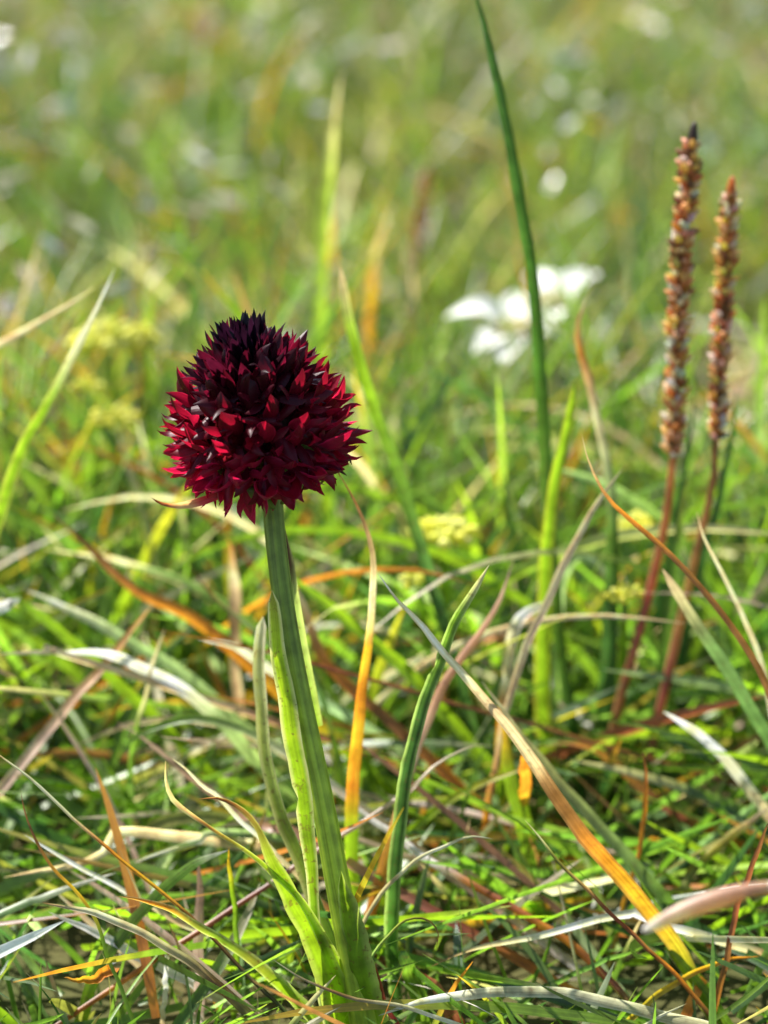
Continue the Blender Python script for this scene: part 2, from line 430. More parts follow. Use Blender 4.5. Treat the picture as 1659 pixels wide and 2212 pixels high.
def tube_mesh(name, P, radii, cols, mat, sides=10, ribs=0, ribn=6, org=None, cap=True):
    n = len(P); org = P[-1] if org is None else org
    V, K, U = [], [], []; L = 0; uo = rnd.uniform(0, 50)
    X = Vector((1, 0, 0))
    for i in range(n):
        t = i / (n - 1)
        T = (P[min(i + 1, n - 1)] - P[max(i - 1, 0)]).normalized()
        X = (X - T * X.dot(T)).normalized(); Y = T.cross(X)
        r = lerp_list(radii, t); c = lerp_list(cols, t)
        if i: L += (P[i] - P[i - 1]).length
        for j in range(sides):
            a = 2 * math.pi * j / sides
            rr = r * (1 + ribs * math.cos(a * ribn))
            V.append(P[i] + X * (math.cos(a) * rr) + Y * (math.sin(a) * rr) - org)
            sh = 1 - .25 * (ribs > 0) * (math.cos(a * ribn) < -.2)
            K.append(tuple(x * sh for x in c)); U.append((uo + 4 * j / sides, uo + L / .02))
    F = grid_faces(n, sides, True)
    if cap:
        V += [P[0] - org, P[-1] - org]; K += [cols[0], cols[-1]]; U += [(uo, uo)] * 2
        b = n * sides
        for j in range(sides):
            F.append((b, (j + 1) % sides, j, j)); F.append((b + 1, (n - 1) * sides + j, (n - 1) * sides + (j + 1) % sides, (n - 1) * sides + (j + 1) % sides))
        F = [f for f in F]
    tri = [f for f in F if f[2] == f[3]]; quad = [f for f in F if f[2] != f[3]]
    F2 = [(a, b_, c_) for a, b_, c_, d_ in quad] + [(a, c_, d_) for a, b_, c_, d_ in quad] + [(a, b_, c_) for a, b_, c_, _ in tri]
    return mesh_from(name, [tuple(v) for v in V], F2, mat, K, U), org

def stalk(name, pts, mode, r, cols, parent, sides=8, seg=24, mat=None, **kw):
    P = spline(path(pts, mode), seg); d = sum(depth_of(p) for p in P) / len(P)
    cc = [COL[c] if isinstance(c, str) else c for c in cols]
    me, org = tube_mesh(name, P, [px(a, d) / 2 for a in r], cc, mat or M_STEM, sides, **kw)
    o = link(name, me, parent); o.location = org - (parent.location if parent else Vector())
    return o, P

# ------------------------------------------------------------------ the orchid
def orchid():
    stem_pts = [(580, 1010), (588, 1080), (597, 1180), (612, 1300), (632, 1420), (656, 1540), (682, 1660), (706, 1780), (728, 1900), (750, 2010), (772, 2120), (796, 2250), (812, 2340)]
    base = at_z(812, 2340, 0)
    root = empty('orchid', base)
    tag(root, 'dark red flower head of a vanilla orchid on a thick green stem', 'orchid')
    st, P = stalk('stem', stem_pts, ('u', 23), (43, 43, 44, 45, 46, 48, 52, 57, 64, 72), ((.19, .25, .045), (.21, .28, .045), (.26, .34, .045), (.30, .39, .045), (.33, .43, .045), (.36, .46, .045), (.36, .46, .045)), root,  # stem colour darkens upwards: shade of the head painted in
                  sides=48, seg=60, ribs=.05, ribn=8)
    yh = P[3].y
    # clasping stem leaf with a dark tip
    pts = [(613, 1130), (618, 1175), (626, 1250), (638, 1340), (652, 1430), (667, 1510), (680, 1570)]
    LP = [at_Y(x, y, at_Y(x, y, P[0].y).y + .0002 - .0026) for x, y in pts]
    Pl = spline(LP, 26); d = depth_of(Pl[5])
    me, org = ribbon_mesh('leaf', Pl, [px(a, d) for a in (10, 26, 30, 34, 38, 40, 36)], [COL['plum'], (.05, .03, .03), (.17, .23, .10), (.17, .23, .09), (.15, .22, .06), (.14, .22, .03)], M_OLEAF, roll=.35, fold=-.5, tip=.2, edge=((.4, .42, .25), .35))
    o = link('leaf', me, root); o.location = org - base; o['label'] = 'grey green stem leaf with a dark purple tip'
    def leaf(lbl, pts, mode, w, cols, **kw):
        o = blade('', pts, mode, w, cols, parent=root, name='leaf', mat=M_OLEAF, seg=40, **kw)
        if lbl: o['label'] = lbl
    CR = ((.60, .60, .42), .75)
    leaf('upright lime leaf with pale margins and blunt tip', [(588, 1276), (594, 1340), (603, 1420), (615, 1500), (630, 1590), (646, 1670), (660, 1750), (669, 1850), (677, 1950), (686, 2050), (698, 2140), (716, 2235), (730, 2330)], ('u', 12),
         (26, 33, 37, 40, 40, 38, 34, 26, 22, 23, 26, 28, 30), ['olive', (.23, .34, .015), (.23, .34, .015), (.22, .34, .015), (.20, .32, .014), 'lime', (.10, .19, .02), (.05, .12, .025), (.04, .11, .025), (.04, .11, .025)], roll=.05, twist=.5, fold=.25, edge=CR, tip=.035, notch=.42)  # bright upper and dark lower greens put light and shade into the leaf
    leaf('pale folded leaf behind the lime one', [(569, 1330), (563, 1390), (562, 1460), (566, 1540), (575, 1620), (592, 1700), (618, 1780), (650, 1860), (690, 1960), (740, 2090), (785, 2260)], ('u', 22),
         (20, 24, 25, 26, 28, 30, 32, 34, 36, 36), ['cream', (.42, .40, .20), (.30, .33, .12), (.22, .29, .07), (.14, .2, .04), (.10, .17, .03), 'green', 'green'], roll=.5, fold=.9, edge=((.6, .52, .38), .6), tip=.03)
    leaf('broad speckled leaf with a twisted brown tip', [(428, 1727), (470, 1727), (505, 1738), (535, 1760), (560, 1800), (590, 1862), (628, 1935), (668, 2010), (705, 2090), (742, 2190), (785, 2330)], ('u', 2),
         (8, 12, 12, 28, 38, 46, 58, 68, 74, 76, 74), ['redbrown', 'brown', 'olive', 'lime', 'lime', 'lime', (.17, .27, .015), (.17, .27, .015), 'lime', 'grass'], roll=.25, twist=.3, fold=.35, edge=((.5, .5, .25), .4))
    leaf('narrow leaf with a dry pink-brown tip', [(357, 1643), (361, 1690), (378, 1730), (415, 1763), (470, 1797), (530, 1838), (590, 1885), (645, 1940), (690, 2010), (730, 2110), (780, 2320)], ('u', 0),
         (10, 13, 8, 9, 12, 16, 24, 40, 58, 66, 66), ['pink', 'pink', 'brown', 'olive', 'lime', (.16, .26, .02), (.14, .23, .03), 'lime', 'lime', 'lime', 'grass'], roll=.3, twist=.2, fold=.5, edge=((.5, .52, .3), .45))
    leaf('low leaf with an orange tip leaning out over the turf', [(252, 1934), (300, 1943), (360, 1962), (420, 1995), (480, 2030), (550, 2080), (620, 2140), (680, 2205), (750, 2310)], ('u', 0),
         (7, 12, 15, 19, 23, 28, 32, 34, 34), ['brown', 'orange', 'olive', 'grass', 'olive', 'lime', 'grass', 'olive', 'grass'], roll=.3, fold=-.45, notch=.36, edge=((.45, .5, .3), .5))
    leaf('clasping base sheath', [(735, 1880), (752, 1980), (768, 2060), (786, 2150), (818, 2340)], ('u', 1), (20, 50, 62, 70, 74), ['lime', 'grass', 'lime', 'grass'], roll=.4, fold=-.8, edge=((.5, .5, .3), .4))

    # ---- flower head
    ctr = at_d(562, 936, .3445)
    apex = at_Y(529, 690, ctr.y + .0015); foot = P[1]
    axis = (apex - foot).normalized()
    q = Vector((0, 0, 1)).rotation_difference(axis).to_matrix()
    k = px(1, .3445)
    Rh, Rv = 199 * k, 205 * k / math.cos(PITCH)            # outer half width and half height
    # inner stalk of the spike
    core = []
    for i in range(9):
        a = math.pi * i / 8; core.append(ctr - axis * (Rv * .55 * math.cos(a)))
    me, org = tube_mesh('spike_axis', core[::-1], [.0006, .0026, .0036, .0040, .0042, .0040, .0036, .003, .0018], [(.05, .012, .02), (.06, .08, .02)], M_STEM, 10, org=base)
    o = link('spike_axis', me, root)

    def petal_mesh(Lp, Wp, curl, cup, tipcurl, n=9, twist=0.0, roll=0.):
        V, U = [], []; pos = Vector((0, 0, 0)); ang = 0.0; uo = rnd.uniform(0, 40)
        for i in range(n):
            t = i / (n - 1)
            ang = curl * t + tipcurl * max(0, t - .6) ** 1.3 * 3
            if i: pos = pos + Vector((math.sin(ang), 0, math.cos(ang))) * (Lp / (n - 1))
            w = Wp / 2 * float(np.interp(t, [0, .15, .4, .6, .8, .93, 1], [.55, .75, 1, .92, .55, .22, .03])) * (1 + rnd.uniform(-.05, .05))
            nr = Vector((math.cos(ang), 0, -math.sin(ang)))
            a2 = twist * t
            for u in (-1, -.5, 0, .5, 1):
                off = Vector((0, u * w, 0)) - nr * (cup * w * (1 - abs(u) ** 1.7))
                wob = .10 * w * math.sin(t * 9 + u * 3 + uo) * abs(u)
                off = off + nr * wob
                c, s = math.cos(a2), math.sin(a2)
                off = Vector((off.x, off.y, off.z))
                V.append(tuple(pos + Matrix.Rotation(a2, 3, Vector((math.sin(ang), 0, math.cos(ang)))) @ off)); U.append(((u + 1) / 2, t))
        return V, grid_faces(n, 5), U
    # petal shapes: open sepals, lips, half-open, bud
    def mk(L, Wd, **kw):
        V, F, U = petal_mesh(L * MM, Wd * MM, **kw)
        return mesh_from('petal', V, F, M_PETAL, None, U)
    sets = dict(
        sepal=[mk(rnd.uniform(3.8, 5.2), rnd.uniform(1.1, 1.75), curl=rnd.uniform(-.15, .5), cup=rnd.uniform(.2, .7), tipcurl=rnd.uniform(-1.6, 1.2), twist=rnd.uniform(-.5, .5)) for _ in range(16)],
        lip=[mk(rnd.uniform(4.0, 5.0), rnd.uniform(2.0, 2.7), curl=rnd.uniform(-.1, .25), cup=rnd.uniform(.6, .95), tipcurl=rnd.uniform(-.6, .5)) for _ in range(6)],
        half=[mk(rnd.uniform(4.0, 5.0), rnd.uniform(1.2, 1.7), curl=rnd.uniform(-.25, .15), cup=rnd.uniform(.3, .8), tipcurl=rnd.uniform(-.5, .6), twist=rnd.uniform(-.4, .4)) for _ in range(8)],
        bud=[mk(rnd.uniform(3.4, 4.6), rnd.uniform(1.1, 1.6), curl=rnd.uniform(-.35, -.15), cup=rnd.uniform(.5, .9), tipcurl=rnd.uniform(.0, .5), twist=rnd.uniform(-.3, .3)) for _ in range(6)])
    # ovary + throat shape shared by all florets
    prof = [(0.0, .45), (.6, .75), (1.5, .9), (2.2, .7), (2.9, .85), (3.4, 1.05)]
    V, U, K = [], [], []
    for z, r_ in prof:
        for j in range(8):
            a = j * math.pi / 4; V.append((r_ * MM * math.cos(a), r_ * MM * math.sin(a), z * MM)); U.append((j / 2, z / 4)); K.append((1, 1, 1))
    thr = mesh_from('floret', V, grid_faces(len(prof), 8, True), M_PETAL, K, U)
    N = 104; ga = math.pi * (3 - math.sqrt(5)); cmax = 1 - math.cos(math.radians(138)); npet = 0
    slots = []
    for i in range(N):
        cp = 1 - cmax * (i + .5) / N
        pol = math.acos(cp) + rnd.uniform(-.05, .05); az = ga * i + rnd.uniform(-.12, .12)
        slots.append((pol, az))
    view = (CAM - ctr).normalized()
    def facing(s):
        dl = Vector((math.sin(s[0]) * math.cos(s[1]), math.sin(s[0]) * math.sin(s[1]), math.cos(s[0])))
        return (q @ dl).dot(view)
    slots.sort(key=lambda s: -facing(s))
    for idx, (pol, az) in enumerate(slots):
        dl = Vector((math.sin(pol) * math.cos(az), math.sin(pol) * math.sin(az), math.cos(pol)))
        dw = (q @ dl).normalized()
        deg = math.degrees(pol)
        kind = 'bud' if deg < 34 else 'half' if deg < 60 else 'open'
        reach = dict(bud=6.4, half=6.6, open=6.2)[kind] * MM
        # egg: the lower third is the widest
        dn = Vector((dl.x * 1.04, dl.y * 1.04, dl.z)); hwid = Rh * float(np.interp(deg, [0, 30, 60, 85, 110, 140], [.66, .78, .92, 1.0, 1.02, .95])); hv = (242 if dl.z > 0 else 143) * k / math.cos(PITCH)
        p = ctr + q @ Vector((dl.x * (hwid - reach), dl.y * (hwid - reach), dl.z * (hv - reach))) + dw * rnd.uniform(-.7, .5) * MM
        # florets hang a little at the foot of the head and rise at its top
        out = (dw + axis * (.45 if deg < 70 else .1 if deg < 105 else -.2) + Vector((rnd.uniform(-.12, .12), rnd.uniform(-.12, .12), rnd.uniform(-.12, .12)))).normalized()
        up = (axis - out * axis.dot(out)); up = up.normalized() if up.length > .05 else Vector((1, 0, 0))
        yv = up; xv = yv.cross(out).normalized()
        Rm = Matrix((xv, yv, out)).transposed()
        f = link('floret', thr, root)
        f.matrix_local = Matrix.Translation(p - base) @ Rm.to_4x4()
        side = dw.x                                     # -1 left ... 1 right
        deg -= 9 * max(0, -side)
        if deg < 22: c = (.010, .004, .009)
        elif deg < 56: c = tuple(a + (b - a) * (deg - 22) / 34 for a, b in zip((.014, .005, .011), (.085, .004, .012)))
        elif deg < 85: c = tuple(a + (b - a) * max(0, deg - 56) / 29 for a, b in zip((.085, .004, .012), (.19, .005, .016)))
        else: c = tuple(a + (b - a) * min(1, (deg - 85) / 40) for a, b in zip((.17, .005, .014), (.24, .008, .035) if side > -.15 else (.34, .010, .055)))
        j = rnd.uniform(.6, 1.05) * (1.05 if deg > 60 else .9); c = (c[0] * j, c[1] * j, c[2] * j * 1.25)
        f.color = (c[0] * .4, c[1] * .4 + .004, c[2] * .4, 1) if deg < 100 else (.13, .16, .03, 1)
        flare = dict(bud=.12, half=.45, open=rnd.uniform(.75, 1.15))[kind]
        merged = [] if npet + 6 > 300 else None
        for kk in range(6):
            a = math.pi / 2 + kk * math.pi / 3 + rnd.uniform(-.16, .16)
            lip = kk == 0 and kind != 'bud'
            me_ = rnd.choice(sets['lip'] if lip and kind == 'open' else sets['bud'] if kind == 'bud' else sets['half'] if kind == 'half' else sets['sepal'])
            fl = flare * (.65 if lip else 1) * rnd.uniform(.65, 1.3)
            Ml = Matrix.Rotation(a, 4, 'Z') @ Matrix.Translation((.75 * MM, 0, 2.9 * MM)) @ Matrix.Rotation(fl, 4, 'Y') @ Matrix.Rotation(rnd.uniform(-.4, .4), 4, 'Z') @ Matrix.Scale(rnd.uniform(.82, 1.15) * (1.14 if deg > 92 else 1.0), 4)
            if merged is None:
                pt = link('petal', me_, f); pt.matrix_local = Ml
                jj = rnd.uniform(.8, 1.2); pt.color = (c[0] * jj, c[1] * jj, c[2] * jj, 1); npet += 1
            else: merged.append((me_, Ml))
        if merged:
            V, F, U = [], [], []
            for me_, Ml in merged:
                b = len(V); V += [tuple(Ml @ v.co) for v in me_.vertices]; F += [tuple(b + x for x in p_.vertices) for p_ in me_.polygons]
                U += [((i_ % 5) / 4, (i_ // 5) / 8) for i_ in range(len(me_.vertices))]
            o = link('corolla', mesh_from('corolla', V, F, M_PETAL, None, U), f); o.color = (*c, 1)
    # thin bracts sticking out under the head
    for pts, cols, w in (([(327, 1075), (350, 1088), (385, 1092), (425, 1085), (470, 1070)], ['umber', 'redbrown', 'pink', (.40, .03, .08), (.3, .02, .05)], (5, 8, 16, 20, 18)),
                         ([(395, 1063), (415, 1050), (445, 1040), (490, 1030)], ['brown', 'amber', 'olive', 'green'], (4, 10, 14, 12)),
                         ([(760, 1005), (752, 988), (730, 982), (700, 985)], ['umber', 'umber', 'dark', 'dark'], (4, 7, 9, 8)),
                         ([(750, 1028), (735, 1018), (715, 1010), (690, 1010)], ['umber', 'plum', 'dark', 'dark'], (4, 7, 9, 8)),
                         ([(757, 922), (740, 935), (720, 948), (690, 960)], ['umber', 'plum', 'plum', 'dark'], (4, 6, 8, 8)),
                         ([(692, 1048), (700, 1030), (690, 1020), (660, 1015)], ['olive', 'olive', 'green', 'green'], (5, 10, 10, 8)),
                         ([(496, 704), (505, 720), (515, 745)], ['umber', 'plum', 'plum'], (3, 5, 7)), ([(452, 700), (462, 715), (480, 745)], ['umber', 'plum', 'plum'], (3, 5, 7))):
        Pb = spline([at_d(x, y, .343) for x, y in pts], 12)
        me, org = ribbon_mesh('bract', Pb, [px(a, .343) for a in w], [COL[c_] if isinstance(c_, str) else c_ for c_ in cols], M_OLEAF, roll=.3, fold=.5)
        o = link('bract', me, root); o.location = org - base
    # green swollen ovaries under the lowest florets
    for x0, y0, x1, y1, r_ in ((592, 1085, 535, 1055, 15), (600, 1060, 655, 1040, 14), (575, 1060, 560, 1035, 13), (608, 1075, 640, 1062, 12), (585, 1050, 590, 1030, 13)):
        A_, B_ = at_d(x0, y0 + 12, .3435), at_d(x1, y1, .340)
        me, org = tube_mesh('ovary', [B_.lerp(A_, i / 7) for i in range(8)], [px(a * r_ / 10, .343) for a in (3, 8, 10.5, 11, 10, 7.5, 5, 3)], [(.16, .20, .05), (.13, .20, .04), (.10, .17, .03)], M_STEM, 10)
        o = link('ovary', me, root); o.location = org - base
orchid()

# ------------------------------------------------------------------ plantains
def ovoid(L, R, n=5, m=6, tipk=.5):
    V, U = [], []
    for i in range(n):
        t = i / (n - 1); r_ = R * float(np.interp(t, [0, .25, .55, .85, 1], [.35, .95, 1, .55, .12]))
        for j in range(m):
            a = 2 * math.pi * j / m; V.append((r_ * math.cos(a), r_ * math.sin(a), L * t)); U.append((j / m * 2, t))
    V.append((0, 0, L * 1.06)); U.append((0, 1))
    F = [f for f in grid_faces(n, m, True)]
    F3 = [(a, b, c) for a, b, c, d in F] + [(a, c, d) for a, b, c, d in F] + [((n - 1) * m + j, (n - 1) * m + (j + 1) % m, n * m) for j in range(m)]
    return V, F3, U
bud_meshes = []
for i in range(5):
    V, F, U = ovoid(rnd.uniform(2.2, 2.9) * MM, rnd.uniform(.62, .85) * MM)
    bud_meshes.append(mesh_from('bud', V, F, M_BUD, None, U))
BUDC = [(min(.8, a * 1.35), b * 1.6, c * 1.7) for a, b, c in [(.44, .17, .06), (.54, .25, .11), (.60, .30, .19), (.34, .13, .04), (.54, .31, .08), (.20, .09, .04), (.68, .41, .29)]]
def plantain(label, pts, mode, stem_w, cols, y_top, y_bot, half_w, n, tipcol):
    P0 = path(pts, mode); root = empty('plantain', P0[-1]); tag(root, label, 'plantain', None)
    st, P = stalk('stem', pts, mode, stem_w, cols, root, sides=8, seg=60)
    # part of the stem that carries buds
    prj = [1106 - (lambda v: (v.z * CP + v.y * SP) / (v.y * CP - v.z * SP))(p - CAM) * 1106 / TH for p in P]
    idx = [i for i in range(len(P)) if y_top <= prj[i] <= y_bot]
    d = depth_of(P[idx[0]]); R = px(half_w, d)
    for i in range(n):
        t = (i + .5) / n; fi = idx[0] + t * (idx[-1] - idx[0]); k = min(int(fi), len(P) - 2); p = P[k].lerp(P[k + 1], fi - k)
        T = (P[k] - P[k + 1]).normalized()                # upwards
        a = i * 2.39996 + rnd.uniform(-.35, .35)
        X = Vector((1, 0, 0)); X = (X - T * X.dot(T)).normalized(); Y = T.cross(X)
        o_ = X * math.cos(a) + Y * math.sin(a)
        env = float(np.interp(t, [0, .06, .2, .75, 1], [.45, .8, 1, .95, .55])) * (1 + .16 * math.sin(fi * 2.1 + 1))
        out = (o_ * rnd.uniform(.5, 1.5) + T * rnd.uniform(.45, 1.0)).normalized()
        b = link('bud', rnd.choice(bud_meshes), root)
        sc = R / (1.75 * MM) * rnd.uniform(.7, 1.25)
        M = out.to_track_quat('Z', 'Y').to_matrix().to_4x4()
        b.matrix_local = Matrix.Translation(p + o_ * (R * env * .45) - root.location) @ M @ Matrix.Scale(sc, 4)
        b.color = (*[x * rnd.uniform(.8, 1.2) for x in rnd.choice(BUDC)], 1)
    tp = P[0]; T = (P[0] - P[2]).normalized()
    me, org = tube_mesh('spike_tip', [tp + T * (R * 1.2 - R * .55 * i) for i in range(7)], [R * a for a in (.12, .38, .5, .6, .6, .55, .42)], [COL[tipcol], COL[tipcol], COL['redbrown']], M_STEM, 8)
    o = link('spike_tip', me, root); o.location = org - root.location
    return root
plantain('tall plantain spike of brown buds with a blackish tip', [(1498, 285), (1490, 350), (1478, 480), (1468, 600), (1463, 760), (1459, 900), (1452, 1000), (1440, 1110), (1424, 1190), (1400, 1290), (1375, 1385), (1350, 1470), (1326, 1570), (1306, 1680), (1290, 1800)], ('u', 6),
         (10, 12, 13, 13, 13, 14, 16, 18, 20, 20, 20, 20, 20, 20), ('redbrown', 'brown', 'brown', 'brown', (.40, .20, .08), (.36, .17, .07), (.36, .11, .08), (.34, .16, .07), (.36, .22, .08), (.30, .24, .08)), 300, 995, 19, 250, 'umber')
plantain('shorter plantain spike of pinkish buds with an orange tip', [(1580, 400), (1573, 480), (1566, 600), (1559, 720), (1552, 850), (1546, 960), (1540, 1040), (1525, 1110), (1506, 1185), (1482, 1290), (1456, 1400), (1424, 1540), (1392, 1680), (1368, 1800)], ('u', 9),
         (9, 11, 12, 12, 12, 13, 15, 18, 20, 20, 20, 20, 20), ('orange', 'brown', 'brown', 'brown', (.32, .17, .07), (.40, .25, .08), (.38, .12, .09), (.34, .18, .07), (.32, .24, .08)), 420, 960, 17, 200, 'orange')
plantain('far blurred plantain spike standing among orange blades', [(925, 372), (915, 440), (900, 520), (888, 600), (880, 720), (876, 850), (876, 1010)], ('u', 4), (10, 12, 12, 12, 12), ('redbrown', 'brown', 'brown', 'orange', 'olive'), 375, 610, 13, 60, 'redbrown')

# ------------------------------------------------------------------ edelweiss
def edelweiss(label, x, y, d, petals, stem):
    c = at_d(x, y, d); rootp = at_z(*stem[-1], 0); root = empty('edelweiss', rootp); tag(root, label, 'edelweiss')
    P = spline([c] + [at_Y(sx, sy, c.y + (rootp.y - c.y) * (i + 1) / len(stem)) for i, (sx, sy) in enumerate(stem[:-1])] + [rootp], 16)
    me, org = tube_mesh('stem', P, [.0009, .0011, .0013], [(.45, .48, .38), (.30, .36, .22)], M_STEM, 8); o = link('stem', me, root); o.location = org - rootp
    for i, (tx, ty, dd, w, droop) in enumerate(petals):
        tp = at_d(tx, ty, d + 1.9 * dd * MM); n = 9; V, U = [], []
        ax = tp - c; upv = Vector((0, -.25, 1)); side = ax.cross(upv).normalized(); nr = side.cross(ax).normalized()
        for j in range(n):
            t = j / (n - 1); p = c + ax * t + nr * (math.sin(t * math.pi) * droop * MM)
            hw = px(w * 1.15, d) / 2 * float(np.interp(t, [0, .2, .5, .8, 1], [.95, 1.05, 1, .6, .08]))
            for u in (-1, -.5, 0, .5, 1):
                V.append(tuple(p + side * (u * hw) - nr * (hw * .30 * (1 - u * u)) - c)); U.append((i + (u + 1) / 2, t))
        o = link('petal', mesh_from('petal', V, grid_faces(n, 5), M_WOOL, None, U), root); o.location = c - rootp; o.color = (.86, .86, .80, 1)
    for i in range(7):
        a = i * 1.047; r_ = 0 if i == 6 else .0022
        V, F, U = ovoid(.0026, .0013, 5, 7)
        o = link('flower_button', mesh_from('flower_button', V, F, M_WOOL, None, U), root); o.location = c - rootp + Vector((r_ * math.cos(a), r_ * math.sin(a), .0002)); o.color = (.62, .58, .30, 1)
    return root
edelweiss('white woolly edelweiss with petals spread wide and low', 1112, 722, .50, [(962, 684, -1, 74, 4), (1118, 628, 6, 64, 2), (1215, 728, 2, 62, 2), (1025, 765, -8, 62, 2), (1085, 790, -9, 50, 1)], [(1100, 790), (1098, 900), (1100, 1040)])
edelweiss('white edelweiss behind with one petal raised to the side', 1196, 662, .52, [(1300, 592, 2, 58, 3), (1160, 584, 6, 64, 2), (1130, 592, 4, 40, 2), (1190, 706, -8, 50, 1)], [(1200, 760), (1206, 900), (1208, 1000)])

# ------------------------------------------------------------------ yellow flower heads
V, F, U = ovoid(.0016, .0008, 4, 6); yb = mesh_from('floret', V, F, M_YEL, None, U)
def yellow(label, x, y, d, size, n, dim=1.0, off=30):
    c = at_d(x, y, d); rp = Vector((c.x + rnd.uniform(-.003, .003), c.y + .004, 0)); root = empty('yellow_flower', rp); tag(root, label, 'flower')
    P = spline([c - Vector((0, 0, .001)), c.lerp(rp, .5) + Vector((.001, 0, 0)), rp], 12)
    me, org = tube_mesh('stem', P, [.0005, .0007], [COL['lime'], COL['green']], M_STEM, 6); o = link('stem', me, root); o.location = org - rp
    R = px(size, d)
    for i in range(n):
        a = i * 2.4; rr = math.sqrt((i + .5) / n) * R
        dv = Vector((math.cos(a) * rr, math.sin(a) * rr * .8, R * .45 * (1 - (rr / R) ** 2) + rnd.uniform(-.0006, .0006)))
        f = link('floret', yb, root); nrm = (dv + Vector((0, 0, R * .5))).normalized()
        f.matrix_local = Matrix.Translation(c - rp + dv) @ nrm.to_track_quat('Z', 'Y').to_matrix().to_4x4() @ Matrix.Scale(R / .0033 * rnd.uniform(.8, 1.2), 4)
        cc = rnd.choice([(.62, .58, .06), (.70, .66, .10), (.50, .52, .07), (.60, .60, .16)]); f.color = (*[min(.85, v * dim * 1.4) for v in cc], 1)
yellow('bright yellow flower cluster by the dark slanting blade', 958, 1165, .42, 56, 40)
yellow('small yellow flower cluster just below the bright one', 905, 1262, .405, 34, 22, .9)
yellow('yellow flower cluster behind the plantain stems', 1385, 1150, .425, 46, 30, .85)
yellow('yellow flower cluster low between plantain and dark wide blade', 1350, 1290, .405, 34, 22, .8)
yellow('wide yellow flower cluster beside the blurred orange blade', 238, 752, .465, 66, 44, .8)
yellow('small yellow flower cluster under the wide yellow one', 192, 845, .45, 30, 18, .75)
yellow('pale yellow flower cluster left of the orchid head', 245, 915, .44, 44, 26, .7)
yellow('yellow flower cluster close against the orchid head', 302, 735, .465, 36, 22, .85)

# ------------------------------------------------------------------ stones at the bare patch
def stone(label, x, y, size, seed):
    p = at_z(x, y, 0); r = np.random.default_rng(seed); n, m = 9, 14; V = []
    for i in range(n):
        th = math.pi * i / (n - 1)
        for j in range(m):
            a = 2 * math.pi * j / m; q = 1 + .16 * math.sin(3 * a + seed) * math.sin(th) + .12 * math.sin(5 * th + 2 * a) + r.normal(0, .035)
            V.append((size * q * math.sin(th) * math.cos(a), size * .8 * q * math.sin(th) * math.sin(a), size * .38 * q * math.cos(th) + size * .15))
    o = link('stone', mesh_from('stone', V, grid_faces(n, m, True), M_STONE, smooth=True)); o.location = p
    tag(o, label, 'stone')
stone('grey stone half hidden in grass right of the plantains', 1640, 1010, .016, 3)
stone('brownish stone in the bare patch behind the brown blade', 1420, 1010, .010, 8)
stone('small grey stone beside the plantain stems', 1480, 1260, .006, 5)

